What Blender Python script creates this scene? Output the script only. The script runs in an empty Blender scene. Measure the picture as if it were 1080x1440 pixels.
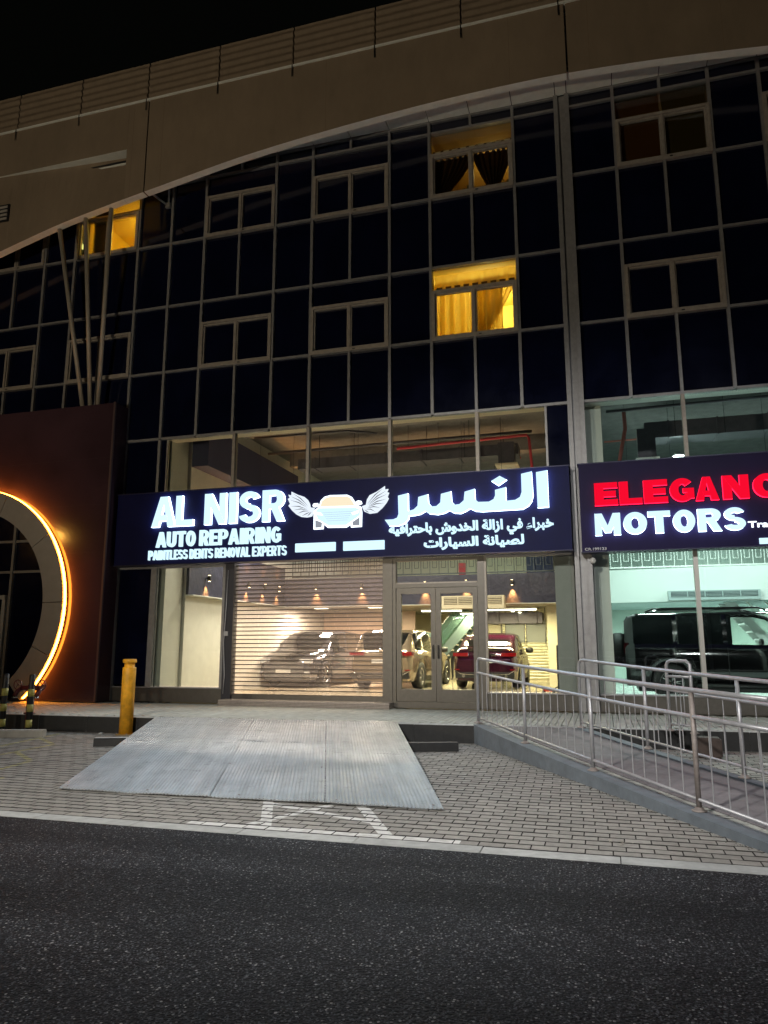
import bpy, bmesh, math, random, unicodedata
from mathutils import Vector, Matrix
from mathutils.geometry import tessellate_polygon
random.seed(7)
R = math.radians
SC = bpy.context.scene
COL = SC.collection

# ------------------------------------------------------------------ camera
cam = bpy.data.cameras.new('camera')
cam.sensor_fit = 'VERTICAL'; cam.sensor_height = 24; cam.sensor_width = 18
cam.lens = 1037.5/1440*24
cam.clip_start = .05; cam.clip_end = 500
camo = bpy.data.objects.new('camera', cam); COL.objects.link(camo)
camo.location = (0, -15, 1.5)
camo.rotation_euler = (R(90)+0.18147, 0, 0.2840)
SC.camera = camo
CAM = Vector((0, -15, 1.5))

# ------------------------------------------------------------------ world (night sky)
world = bpy.data.worlds.new('World'); SC.world = world; world.use_nodes = True
wn = world.node_tree.nodes; wl = world.node_tree.links
bg = wn['Background']
sky = wn.new('ShaderNodeTexSky'); sky.sky_type = 'NISHITA'; sky.sun_disc = False
sky.sun_elevation = R(-8); sky.sun_rotation = R(200)
addn = wn.new('ShaderNodeMixRGB'); addn.blend_type = 'ADD'; addn.inputs[0].default_value = 1
addn.inputs[2].default_value = (.010, .011, .009, 1)      # city glow on the night sky
wl.new(sky.outputs[0], addn.inputs[1]); wl.new(addn.outputs[0], bg.inputs[0])
bg.inputs[1].default_value = .10
SC.view_settings.view_transform = 'Standard'; SC.view_settings.look = 'None'
SC.view_settings.exposure = 0; SC.view_settings.gamma = 1
SC.cycles.use_denoising = True
SC.cycles.sample_clamp_indirect = 4
SC.cycles.max_bounces = 8; SC.cycles.transparent_max_bounces = 24
SC.cycles.caustics_reflective = False; SC.cycles.caustics_refractive = False

# ------------------------------------------------------------------ materials
MATS = {}
def M(name, col=(.5,.5,.5), rough=.6, metal=0, spec=.5, noise=0, nscale=6, bump=0, bscale=60, emit=None, estr=0, island=0, coat=0, stretch=None, stain=0):
    if name in MATS: return MATS[name]
    m = bpy.data.materials.new(name); m.use_nodes = True
    nt = m.node_tree; n = nt.nodes; l = nt.links; p = n['Principled BSDF']
    p.inputs['Base Color'].default_value = (*col, 1); p.inputs['Roughness'].default_value = rough
    p.inputs['Metallic'].default_value = metal; p.inputs['Specular IOR Level'].default_value = spec
    if coat: p.inputs['Coat Weight'].default_value = coat; p.inputs['Coat Roughness'].default_value = .04
    if emit: p.inputs['Emission Color'].default_value = (*emit, 1); p.inputs['Emission Strength'].default_value = estr
    src = None
    geo = None
    if noise or bump or island or stain:
        geo = n.new('ShaderNodeNewGeometry')
        mp = n.new('ShaderNodeMapping'); l.new(geo.outputs['Position'], mp.inputs[0])
        if stretch: mp.inputs['Scale'].default_value = stretch
    if noise:
        nz = n.new('ShaderNodeTexNoise'); nz.inputs['Scale'].default_value = nscale; nz.inputs['Detail'].default_value = 8
        nz.inputs['Roughness'].default_value = .65
        l.new(mp.outputs[0], nz.inputs[0])
        mr = n.new('ShaderNodeMapRange'); l.new(nz.outputs[0], mr.inputs[0])
        mr.inputs[1].default_value = .3; mr.inputs[2].default_value = .7
        mr.inputs[3].default_value = 1-noise; mr.inputs[4].default_value = 1+noise
        src = mr.outputs[0]
        rr = n.new('ShaderNodeMath'); rr.operation = 'MULTIPLY_ADD'; l.new(nz.outputs[0], rr.inputs[0])
        rr.inputs[1].default_value = noise*.5; rr.inputs[2].default_value = max(.02, rough-noise*.25)
        l.new(rr.outputs[0], p.inputs['Roughness'])
    if island:
        mr2 = n.new('ShaderNodeMapRange'); l.new(geo.outputs['Random Per Island'], mr2.inputs[0])
        mr2.inputs[3].default_value = 1-island; mr2.inputs[4].default_value = 1+island
        oi = n.new('ShaderNodeObjectInfo')
        mr3 = n.new('ShaderNodeMapRange'); l.new(oi.outputs['Random'], mr3.inputs[0])
        mr3.inputs[3].default_value = 1-island; mr3.inputs[4].default_value = 1+island
        mm = n.new('ShaderNodeMath'); mm.operation = 'MULTIPLY'; l.new(mr2.outputs[0], mm.inputs[0]); l.new(mr3.outputs[0], mm.inputs[1])
        if src:
            m2 = n.new('ShaderNodeMath'); m2.operation = 'MULTIPLY'; l.new(src, m2.inputs[0]); l.new(mm.outputs[0], m2.inputs[1]); src = m2.outputs[0]
        else: src = mm.outputs[0]
    if stain:
        nz3 = n.new('ShaderNodeTexNoise'); nz3.inputs['Scale'].default_value = .55; nz3.inputs['Detail'].default_value = 5
        l.new(geo.outputs['Position'], nz3.inputs[0])
        mr4 = n.new('ShaderNodeMapRange'); l.new(nz3.outputs[0], mr4.inputs[0]); mr4.inputs[1].default_value = .35; mr4.inputs[2].default_value = .65
        mr4.inputs[3].default_value = 1-stain; mr4.inputs[4].default_value = 1+stain*.5
        if src:
            m3 = n.new('ShaderNodeMath'); m3.operation = 'MULTIPLY'; l.new(src, m3.inputs[0]); l.new(mr4.outputs[0], m3.inputs[1]); src = m3.outputs[0]
        else: src = mr4.outputs[0]
    if src:
        vm = n.new('ShaderNodeVectorMath'); vm.operation = 'SCALE'; vm.inputs[0].default_value = col; l.new(src, vm.inputs['Scale'])
        l.new(vm.outputs[0], p.inputs['Base Color'])
    if bump:
        nb = n.new('ShaderNodeTexNoise'); nb.inputs['Scale'].default_value = bscale; nb.inputs['Detail'].default_value = 4
        l.new(mp.outputs[0], nb.inputs[0])
        bm_ = n.new('ShaderNodeBump'); bm_.inputs['Strength'].default_value = bump; bm_.inputs['Distance'].default_value = .01
        l.new(nb.outputs[0], bm_.inputs['Height']); l.new(bm_.outputs[0], p.inputs['Normal'])
    MATS[name] = m; return m

def glassmat(name, tint, refl=1.0, rough=.01, milky=0, milkcol=(.8,.8,.8)):
    if name in MATS: return MATS[name]
    m = bpy.data.materials.new(name); m.use_nodes = True; nt = m.node_tree; n = nt.nodes; l = nt.links
    for x in list(n): n.remove(x)
    out = n.new('ShaderNodeOutputMaterial'); tr = n.new('ShaderNodeBsdfTransparent'); tr.inputs[0].default_value = (*tint, 1)
    gl = n.new('ShaderNodeBsdfGlossy'); gl.inputs['Roughness'].default_value = rough; gl.inputs[0].default_value = (.9,.95,1,1)
    fr = n.new('ShaderNodeFresnel'); fr.inputs[0].default_value = 1.5
    mu = n.new('ShaderNodeMath'); mu.operation = 'MULTIPLY'; mu.inputs[1].default_value = refl; l.new(fr.outputs[0], mu.inputs[0])
    mx = n.new('ShaderNodeMixShader'); l.new(mu.outputs[0], mx.inputs[0])
    base = tr.outputs[0]
    if milky:
        df = n.new('ShaderNodeBsdfTranslucent'); df.inputs[0].default_value = (*milkcol, 1)
        d2 = n.new('ShaderNodeBsdfDiffuse'); d2.inputs[0].default_value = (*milkcol, 1)
        ad = n.new('ShaderNodeMixShader'); l.new(df.outputs[0], ad.inputs[1]); l.new(d2.outputs[0], ad.inputs[2])
        m2 = n.new('ShaderNodeMixShader'); m2.inputs[0].default_value = milky; l.new(tr.outputs[0], m2.inputs[1]); l.new(ad.outputs[0], m2.inputs[2]); base = m2.outputs[0]
    l.new(base, mx.inputs[1]); l.new(gl.outputs[0], mx.inputs[2]); l.new(mx.outputs[0], out.inputs[0])
    MATS[name] = m; return m

def translucent(name, col):
    if name in MATS: return MATS[name]
    m = bpy.data.materials.new(name); m.use_nodes = True; n = m.node_tree.nodes; l = m.node_tree.links; n.remove(n['Principled BSDF'])
    a = n.new('ShaderNodeBsdfDiffuse'); b = n.new('ShaderNodeBsdfTranslucent'); x = n.new('ShaderNodeMixShader'); x.inputs[0].default_value = .6
    a.inputs[0].default_value = b.inputs[0].default_value = (*col, 1); l.new(a.outputs[0], x.inputs[1]); l.new(b.outputs[0], x.inputs[2])
    tp = n.new('ShaderNodeBsdfTransparent'); y = n.new('ShaderNodeMixShader'); y.inputs[0].default_value = .22 if 'sheer' in name or 'pelmet' in name else 0
    l.new(x.outputs[0], y.inputs[1]); l.new(tp.outputs[0], y.inputs[2]); l.new(y.outputs[0], n['Material Output'].inputs[0])
    MATS[name] = m; return m
def emitmat(name, col, s):
    if name in MATS: return MATS[name]
    m = bpy.data.materials.new(name); m.use_nodes = True; n = m.node_tree.nodes; l = m.node_tree.links
    n.remove(n['Principled BSDF']); e = n.new('ShaderNodeEmission'); e.inputs[0].default_value = (*col, 1); e.inputs[1].default_value = s
    l.new(e.outputs[0], n['Material Output'].inputs[0]); MATS[name] = m; return m

ALU = M('aluminium_frame', (.29,.285,.285), .45, .35, noise=.15, nscale=9)
ALUL = M('pale_aluminium', (.36,.32,.275), .5, .2, noise=.18, nscale=9)
DOORM = M('grey_door_frame', (.125,.115,.10), .4, .45, noise=.12, nscale=12)
DARKM = M('dark_metal', (.03,.03,.035), .45, .6)
DGLASS = M('dark_blue_glass', (.003,.0045,.018), .06, 0, .5, noise=.35, nscale=1.2)
DBROWN = M('dark_brown_blind', (.10,.065,.025), .5, noise=.1)
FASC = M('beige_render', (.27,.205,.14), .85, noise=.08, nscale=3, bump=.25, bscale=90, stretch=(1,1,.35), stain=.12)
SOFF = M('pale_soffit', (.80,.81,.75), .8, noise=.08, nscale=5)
GRANITE = M('maroon_granite', (.062,.034,.044), .09, 0, .45, noise=.06, nscale=40, stain=.3)
RINGM = M('grey_composite_cladding', (.42,.38,.34), .5, .1, noise=.08, nscale=4)
CREAM = M('cream_wall_paint', (.62,.56,.42), .7, noise=.04)
PEACH = M('peach_wall_paint', (.70,.52,.38), .6, noise=.05)
WHITEW = M('white_wall_paint', (.70,.72,.68), .6, noise=.04)
GREYW = M('grey_wall_paint', (.30,.30,.28), .7, noise=.05)
NAVYW = M('navy_wall_cladding', (.030,.030,.055), .5, noise=.3, nscale=5, bump=1.6, bscale=8)
FLOORM = M('glossy_cream_floor_tile', (.66,.58,.42), .12, noise=.08, nscale=3)
FLOORT = M('glossy_white_floor_tile', (.60,.62,.60), .12, noise=.08, nscale=3)
SLABM = M('raw_concrete_ceiling', (.22,.205,.21), .9, noise=.2, nscale=4, bump=.3)
DUCTM = M('duct_metal', (.11,.10,.12), .5, .4, noise=.2)
REDP = M('red_pipe_paint', (.55,.04,.06), .4)
NAVYB = M('navy_sign_board', (.006,.008,.055), .5, 0, .12, noise=.15, nscale=2)
PURPB = M('dark_purple_sign_board', (.012,.008,.045), .5, 0, .12, noise=.15, nscale=2)
CONC = M('kerb_concrete', (.50,.51,.50), .85, noise=.18, nscale=9, bump=.4, bscale=120, island=.08, stain=.2)
CONCD = M('black_painted_kerb', (.018,.018,.018), .6, noise=.4, nscale=12)
RAMPC = M('ramp_concrete', (.22,.205,.215), .8, noise=.2, nscale=5, bump=.5, bscale=60, stain=.25)
UPST = M('grey_painted_upstand', (.17,.20,.23), .75, noise=.18, nscale=7, bump=.3, bscale=80, stain=.15)
STEEL = M('galvanised_rail_steel', (.45,.45,.47), .42, .4, noise=.15, nscale=14)
STEELB = M('stained_rail_post', (.30,.26,.24), .55, .25, noise=.3, nscale=14)
YEL = M('yellow_bollard_paint', (.85,.40,.02), .5, noise=.28, nscale=7, stain=.25, bump=.3, bscale=30)
BLK = M('black_paint', (.015,.015,.016), .45)
YELG = M('faded_yellow_band_paint', (.42,.38,.10), .5, noise=.25, nscale=18)
TYRE = M('tyre_rubber', (.012,.012,.012), .7)
RIM = M('alloy_rim', (.45,.45,.45), .25, .9)
CARGL = M('car_window_glass', (.006,.008,.009), .04, 0, .6, coat=1)
TRIM = M('black_plastic_trim', (.015,.015,.016), .4)
CHROME = M('chrome_trim', (.7,.7,.7), .12, 1)
REDLT = M('red_tail_lamp', (.22,.006,.010), .12, 0, .6, coat=1)
HEADLT = M('headlamp_glass', (.75,.78,.8), .06, .3, .8)
SHOPGL = glassmat('clear_shop_glass', (.93,.96,.94), .9, .005)
LETW = emitmat('white_letter_light', (.62,.88,1.0), 1.25); LETS = emitmat('letter_return_light', (.62,.80,1.0), 7); LETRS = emitmat('red_return_light', (1.0,.01,.05), 4)
LETR = emitmat('red_letter_light', (1.0,.004,.03), .95)
ORL = emitmat('orange_led_strip', (1,.30,.025), 42)
def paver_mat():
    m = M('grey_paving_block', (.36,.345,.315), .8, noise=.22, nscale=16, bump=.4, bscale=150, island=.12, stain=.14)
    nt = m.node_tree; n = nt.nodes; l = nt.links; p = n['Principled BSDF']
    geo = n.new('ShaderNodeNewGeometry'); sx = n.new('ShaderNodeSeparateXYZ'); l.new(geo.outputs['Position'], sx.inputs[0])
    def mth(op, a, b=None, c=None):
        q = n.new('ShaderNodeMath'); q.operation = op
        for i, v in enumerate((a, b, c)):
            if v is None: continue
            if isinstance(v, (int, float)): q.inputs[i].default_value = v
            else: l.new(v, q.inputs[i])
        return q.outputs[0]
    def seg(x0, y0, x1, y1, w):
        dx, dy = x1-x0, y1-y0; L = math.hypot(dx, dy); ux, uy = dx/L, dy/L
        t = mth('ADD', mth('MULTIPLY', mth('SUBTRACT', sx.outputs[0], x0), ux), mth('MULTIPLY', mth('SUBTRACT', sx.outputs[1], y0), uy))
        d = mth('ABSOLUTE', mth('SUBTRACT', mth('MULTIPLY', mth('SUBTRACT', sx.outputs[0], x0), uy), mth('MULTIPLY', mth('SUBTRACT', sx.outputs[1], y0), ux)))
        tt = mth('ABSOLUTE', mth('SUBTRACT', t, L/2))
        return mth('MULTIPLY', mth('LESS_THAN', d, w/2), mth('LESS_THAN', tt, L/2))
    def union(segs):
        o = None
        for s in segs:
            v = seg(*s); o = v if o is None else mth('MAXIMUM', o, v)
        return o
    white = union([(-3.40,-7.60,-2.80,-8.97,.10), (-2.50,-7.50,-1.72,-8.97,.11), (-2.55,-7.80,-3.05,-8.97,.085), (-3.24,-8.00,-1.95,-8.50,.09),
                   (-3.55,-8.93,-1.15,-8.93,.10),
                   (1.9,-3.9,3.6,-5.9,.12), (2.9,-3.4,4.6,-5.6,.12), (2.0,-4.4,4.2,-4.0,.1)])
    yellow = union([(-9.3,-3.62,-9.0,-5.30,.09), (-8.4,-4.85,-9.1,-4.3,.08), (-8.35,-4.9,-8.3,-6.1,.09), (-7.5,-6.35,-8.35,-5.7,.08), (-7.45,-6.4,-7.3,-7.2,.09), (-8.5,-6.9,-7.2,-7.3,.09), (-6.8,-7.55,-7.3,-7.9,.09)])
    wear = n.new('ShaderNodeTexNoise'); wear.inputs['Scale'].default_value = 9; wear.inputs['Detail'].default_value = 6; l.new(geo.outputs['Position'], wear.inputs[0])
    wm = n.new('ShaderNodeMapRange'); l.new(wear.outputs[0], wm.inputs[0]); wm.inputs[1].default_value = .36; wm.inputs[2].default_value = .52
    wm.inputs[3].default_value = .6
    old = p.inputs['Base Color'].links[0].from_socket
    mx = n.new('ShaderNodeMixRGB'); l.new(mth('MULTIPLY', white, wm.outputs[0]), mx.inputs[0]); l.new(old, mx.inputs[1]); mx.inputs[2].default_value = (.80,.80,.78,1)
    my = n.new('ShaderNodeMixRGB'); l.new(mth('MULTIPLY', mth('MULTIPLY', yellow, wm.outputs[0]), .5), my.inputs[0]); l.new(mx.outputs[0], my.inputs[1]); my.inputs[2].default_value = (.55,.50,.12,1)
    l.new(my.outputs[0], p.inputs['Base Color'])
    return m
PAVER = paver_mat()

WALKP = M('pale_walkway_block', (.50,.52,.47), .75, noise=.15, nscale=10, bump=.3, bscale=120, island=.10, stain=.12)
SAND = M('dark_joint_sand', (.014,.012,.012), .95)
def asphalt():
    m = M('asphalt', (.0125,.013,.015), .7, 0, .15, noise=.30, nscale=2.2, stain=.35)
    nt = m.node_tree; n = nt.nodes; l = nt.links; p = n['Principled BSDF']
    geo = n.new('ShaderNodeNewGeometry')
    vo = n.new('ShaderNodeTexVoronoi'); vo.inputs['Scale'].default_value = 62; l.new(geo.outputs['Position'], vo.inputs[0])
    vr = n.new('ShaderNodeSeparateColor'); l.new(vo.outputs['Color'], vr.inputs[0])
    g = n.new('ShaderNodeMath'); g.operation = 'GREATER_THAN'; l.new(vr.outputs[0], g.inputs[0]); g.inputs[1].default_value = .86
    s = n.new('ShaderNodeMath'); s.operation = 'LESS_THAN'; l.new(vo.outputs['Distance'], s.inputs[0]); s.inputs[1].default_value = .42
    a = n.new('ShaderNodeMath'); a.operation = 'MULTIPLY'; l.new(g.outputs[0], a.inputs[0]); l.new(s.outputs[0], a.inputs[1])
    a2 = n.new('ShaderNodeMath'); a2.operation = 'MULTIPLY'; l.new(a.outputs[0], a2.inputs[0]); l.new(vr.outputs[1], a2.inputs[1])
    mx = n.new('ShaderNodeMixRGB'); l.new(a2.outputs[0], mx.inputs[0]); old = p.inputs['Base Color'].links[0].from_socket
    l.new(old, mx.inputs[1]); mx.inputs[2].default_value = (.34,.34,.34,1)
    l.new(mx.outputs[0], p.inputs['Base Color'])
    v2 = n.new('ShaderNodeTexVoronoi'); v2.inputs['Scale'].default_value = 120; l.new(geo.outputs['Position'], v2.inputs[0])
    c2 = n.new('ShaderNodeSeparateColor'); l.new(v2.outputs['Color'], c2.inputs[0])
    r2 = n.new('ShaderNodeMapRange'); l.new(c2.outputs[1], r2.inputs[0]); r2.inputs[1].default_value = .74; r2.inputs[2].default_value = 1.0
    m2 = n.new('ShaderNodeMixRGB'); l.new(r2.outputs[0], m2.inputs[0]); l.new(mx.outputs[0], m2.inputs[1]); m2.inputs[2].default_value = (.10,.105,.12,1)
    l.new(m2.outputs[0], p.inputs['Base Color'])
    tm = n.new('ShaderNodeMapping'); l.new(geo.outputs['Position'], tm.inputs[0]); tm.inputs['Scale'].default_value = (.22,1.1,1)
    tn = n.new('ShaderNodeTexNoise'); tn.inputs['Scale'].default_value = 1.3; tn.inputs['Detail'].default_value = 5; l.new(tm.outputs[0], tn.inputs[0])
    tr_ = n.new('ShaderNodeMapRange'); l.new(tn.outputs[0], tr_.inputs[0]); tr_.inputs[1].default_value = .35; tr_.inputs[2].default_value = .65; tr_.inputs[3].default_value = .55; tr_.inputs[4].default_value = 1.35
    ts = n.new('ShaderNodeVectorMath'); ts.operation = 'SCALE'; l.new(m2.outputs[0], ts.inputs[0]); l.new(tr_.outputs[0], ts.inputs['Scale']); l.new(ts.outputs[0], p.inputs['Base Color'])
    nb = n.new('ShaderNodeTexNoise'); nb.inputs['Scale'].default_value = 55; nb.inputs['Detail'].default_value = 8; l.new(geo.outputs['Position'], nb.inputs[0])
    ad = n.new('ShaderNodeMath'); ad.operation = 'SUBTRACT'; l.new(nb.outputs[0], ad.inputs[0]); l.new(vo.outputs['Distance'], ad.inputs[1])
    b = n.new('ShaderNodeBump'); b.inputs['Strength'].default_value = .9; b.inputs['Distance'].default_value = .012
    l.new(ad.outputs[0], b.inputs['Height']); l.new(b.outputs[0], p.inputs['Normal'])
    return m
ASPH = asphalt()
def plate_mat():
    m = M('galvanised_ramp_sheet', (.41,.43,.44), .38, .45, noise=.16, nscale=2.6, bump=.25, bscale=70, stain=.22)
    nt = m.node_tree; n = nt.nodes; l = nt.links; p = n['Principled BSDF']
    geo = n.new('ShaderNodeNewGeometry'); mp = n.new('ShaderNodeMapping'); l.new(geo.outputs['Position'], mp.inputs[0])
    mp.vector_type = 'TEXTURE'; mp.inputs['Rotation'].default_value = (0,0,R(21.5)); mp.inputs['Scale'].default_value = (.28,3.4,1)
    nz = n.new('ShaderNodeTexNoise'); nz.inputs['Scale'].default_value = 1.6; nz.inputs['Detail'].default_value = 7; nz.inputs['Roughness'].default_value = .7; l.new(mp.outputs[0], nz.inputs[0])
    mr = n.new('ShaderNodeMapRange'); l.new(nz.outputs[0], mr.inputs[0]); mr.inputs[1].default_value = .38; mr.inputs[2].default_value = .62; mr.inputs[3].default_value = .88; mr.inputs[4].default_value = 1.06
    bl = n.new('ShaderNodeTexNoise'); bl.inputs['Scale'].default_value = 5.5; bl.inputs['Detail'].default_value = 6; l.new(geo.outputs['Position'], bl.inputs[0])
    br = n.new('ShaderNodeMapRange'); l.new(bl.outputs[0], br.inputs[0]); br.inputs[1].default_value = .62; br.inputs[2].default_value = .72; br.inputs[3].default_value = 1; br.inputs[4].default_value = .68
    mu = n.new('ShaderNodeMath'); mu.operation = 'MULTIPLY'; l.new(mr.outputs[0], mu.inputs[0]); l.new(br.outputs[0], mu.inputs[1])
    sc_ = n.new('ShaderNodeVectorMath'); sc_.operation = 'SCALE'; l.new(p.inputs['Base Color'].links[0].from_socket, sc_.inputs[0]); l.new(mu.outputs[0], sc_.inputs['Scale']); l.new(sc_.outputs[0], p.inputs['Base Color'])
    ra = n.new('ShaderNodeMapRange'); l.new(nz.outputs[0], ra.inputs[0]); ra.inputs[1].default_value = .35; ra.inputs[2].default_value = .65; ra.inputs[3].default_value = .50; ra.inputs[4].default_value = .36
    l.new(ra.outputs[0], p.inputs['Roughness'])
    return m
PLATE = plate_mat()

# ------------------------------------------------------------------ mesh helpers
class MB:
    def __init__(s): s.v = []; s.f = []; s.mi = []; s.mats = []; s.smooth = []
    def mat(s, m):
        if m not in s.mats: s.mats.append(m)
        return s.mats.index(m)
    def add(s, vs, fs, m, smooth=False):
        b = len(s.v); i = s.mat(m); s.v += [tuple(q) for q in vs]
        for f in fs: s.f.append([b+k for k in f]); s.mi.append(i); s.smooth.append(smooth)
        return s
    def box(s, x0, x1, y0, y1, z0, z1, m):
        vs = [(x0,y0,z0),(x1,y0,z0),(x1,y1,z0),(x0,y1,z0),(x0,y0,z1),(x1,y0,z1),(x1,y1,z1),(x0,y1,z1)]
        return s.add(vs, [(3,2,1,0),(4,5,6,7),(0,1,5,4),(1,2,6,5),(2,3,7,6),(3,0,4,7)], m)
    def tube(s, pts, r, m, n=10, cap=True, r2=None, smooth=True):
        P = [Vector(p) for p in pts]; k = len(P); vs = []; up = None
        for i, p in enumerate(P):
            d = ((P[min(i+1,k-1)]-P[max(i-1,0)])).normalized()
            if up is None:
                up = Vector((0,0,1)) if abs(d.z) < .9 else Vector((1,0,0))
            a = d.cross(up).normalized(); b = a.cross(d).normalized(); up = b
            rr = r if r2 is None else r+(r2-r)*i/(k-1)
            if isinstance(r, (list,tuple)): rr = r[i]
            vs += [p+a*math.cos(2*math.pi*j/n)*rr+b*math.sin(2*math.pi*j/n)*rr for j in range(n)]
        fs = [(i*n+j, i*n+(j+1)%n, (i+1)*n+(j+1)%n, (i+1)*n+j) for i in range(k-1) for j in range(n)]
        s.add(vs, fs, m, smooth)
        if cap:
            b0 = len(s.v)-len(vs); i = s.mat(m)
            s.f.append([b0+j for j in range(n)][::-1]); s.mi.append(i); s.smooth.append(False)
            s.f.append([b0+(k-1)*n+j for j in range(n)]); s.mi.append(i); s.smooth.append(False)
        return s
    def lathe(s, prof, c, m, n=24, smooth=True):
        vs = []; cx, cy, cz = c
        for r, z in prof: vs += [(cx+r*math.cos(2*math.pi*j/n), cy+r*math.sin(2*math.pi*j/n), cz+z) for j in range(n)]
        k = len(prof)
        fs = [(i*n+j, i*n+(j+1)%n, (i+1)*n+(j+1)%n, (i+1)*n+j) for i in range(k-1) for j in range(n)]
        fs.append(tuple(range(n))[::-1]); fs.append(tuple((k-1)*n+j for j in range(n)))
        return s.add(vs, fs, m, smooth)
    def prism(s, poly, y0, y1, m, side=None):           # polygon in X,Z extruded along Y
        n = len(poly); vs = [(x,y0,z) for x,z in poly]+[(x,y1,z) for x,z in poly]
        tri = tessellate_polygon([[Vector((x,z,0)) for x,z in poly]])
        fs = [tuple(t) for t in tri]+[tuple(n+q for q in t[::-1]) for t in tri]; sd = [(i,(i+1)%n,n+(i+1)%n,n+i) for i in range(n)]
        if side is None: return s.add(vs, fs+sd, m)
        s.add(vs, fs, m); b = len(s.v)-2*n; k = s.mat(side)
        for f in sd: s.f.append([b+j for j in f]); s.mi.append(k); s.smooth.append(False)
        return s
    def build(s, name, parent=None, loc=(0,0,0), fix=True):
        me = bpy.data.meshes.new(name); me.from_pydata(s.v, [], s.f)
        for m in s.mats: me.materials.append(m)
        me.polygons.foreach_set('material_index', s.mi); me.polygons.foreach_set('use_smooth', s.smooth)
        if fix:
            b = bmesh.new(); b.from_mesh(me); bmesh.ops.recalc_face_normals(b, faces=b.faces); b.to_mesh(me); b.free()
        me.update()
        o = bpy.data.objects.new(name, me); COL.objects.link(o); o.location = loc
        if parent: o.parent = parent
        return o
def tag(o, label=None, cat=None, group=None, kind=None):
    if label: o['label'] = label
    if cat: o['category'] = cat
    if group: o['group'] = group
    if kind: o['kind'] = kind
    return o
def empty(name, loc=(0,0,0), rz=0, **k):
    o = bpy.data.objects.new(name, None); COL.objects.link(o); o.location = loc; o.rotation_euler[2] = rz; o.empty_display_size = .1
    return tag(o, **k)
def bx(name, parent, x0, x1, y0, y1, z0, z1, m): return MB().box(x0,x1,y0,y1,z0,z1,m).build(name, parent)
def copy_part(o, parent, loc=None, rot=None):
    c = o.copy(); COL.objects.link(c); c.parent = parent
    if loc is not None: c.location = loc
    if rot is not None: c.rotation_euler = rot
    return c
def copy_tree(o, parent=None):
    c = o.copy(); COL.objects.link(c)
    if parent: c.parent = parent
    for ch in list(o.children): copy_tree(ch, c)
    return c
def lamp(name, kind, loc, energy, col, parent=None, size=.2, size_y=None, rot=(0,0,0), spot=None, blend=.5):
    d = bpy.data.lights.new(name, kind); d.energy = energy; d.color = col
    if kind == 'AREA':
        d.size = size
        if size_y: d.shape = 'RECTANGLE'; d.size_y = size_y
    else: d.shadow_soft_size = size
    if kind == 'SPOT': d.spot_size = spot; d.spot_blend = blend
    o = bpy.data.objects.new(name, d); COL.objects.link(o); o.location = loc; o.rotation_euler = rot
    if parent: o.parent = parent
    return o
def aim(o, target):
    o.rotation_euler = (Vector(target)-o.location).to_track_quat('-Z','Y').to_euler()

# ------------------------------------------------------------------ large lamps outside the frame: the street lamps that light the forecourt
def street_lamp(loc, h, tgt, energy, col, label, spot=R(95), armdir=(0,1)):
    t = empty('street_lamp', loc, label=label, cat='street lamp', group='street lamps across the road')
    MB().tube([(0,0,0),(0,0,h*.5),(0,0,h)], .09, STEEL, r2=.05).build('pole', t)
    ax, ay = armdir
    MB().tube([(0,0,h-.02),(ax*.5,ay*.5,h+.15),(ax*1.2,ay*1.2,h+.2)], .035, STEEL).build('arm', t)
    hd = MB(); hd.box(-.16,.16,-.35,.35,.0,.10, STEEL); o = hd.build('lamp_head', t, (ax*1.5,ay*1.5,h+.2)); o.rotation_euler[2] = math.atan2(-ax,ay)
    MB().box(-.12,.12,-.28,.28,-.02,-.004, emitmat('street_lamp_lens_%d' % int(col[2]*100), col, 25)).build('lens', o)
    l = lamp('lamp_light', 'SPOT', (ax*1.5,ay*1.5,h+.12), energy, col, t, size=.25, spot=spot, blend=.9)
    w = Vector(tgt)-Vector(loc)
    l.rotation_euler = (w-l.location).to_track_quat('-Z','Y').to_euler()
    return t
street_lamp((-5,-19.5,0), 9.0, (-2.4,-3.9,0), 8600, (1,.965,.90), 'tall white street lamp standing across the road facing the shops', R(60))
street_lamp((4.5,-20.5,0), 9.0, (1.5,-3.0,0), 3600, (.98,.98,1), 'street lamp across the road opposite the handrail ramp', R(58))
street_lamp((-31.8,-23.0,0), 7.9, (-25,-10,0), 500, (1,.50,.08), 'amber street lamp far along the road to the left', R(100), (.8,.6))
def floodlight(loc, tgt, energy, col, label):
    t = empty('floodlight', loc, label=label, cat='floodlight')
    MB().tube([(0,0,0),(0,0,1.9)], .05, STEEL).build('post', t)
    h = MB().box(-.25,.25,-.18,.18,-.05,.05,DARKM).build('lamp_head', t, (0,0,2.1)); MB().box(-.22,.22,-.15,.15,-.058,-.0505,emitmat('fill_flood_lens',col,10)).build('lens', h)
    q_ = (Vector(tgt)-Vector(loc)-Vector((0,0,2.1))).to_track_quat('-Z','Y').to_euler(); h.rotation_euler = q_
    l = lamp('lamp_light','SPOT',(0,0,2.1),energy,col,t,size=.15,spot=R(82),blend=.8); l.location = Vector((0,0,2.1))+(Vector(tgt)-Vector(loc)).normalized()*.15; l.rotation_euler = q_
floodlight((-12,-24,0), (-4.6,0,14.8), 4000, (1,.85,.62), 'added fill floodlight on a short post, unseen far behind the viewer')  # unseen lamp added to brighten the fascia and soffit from below

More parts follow.
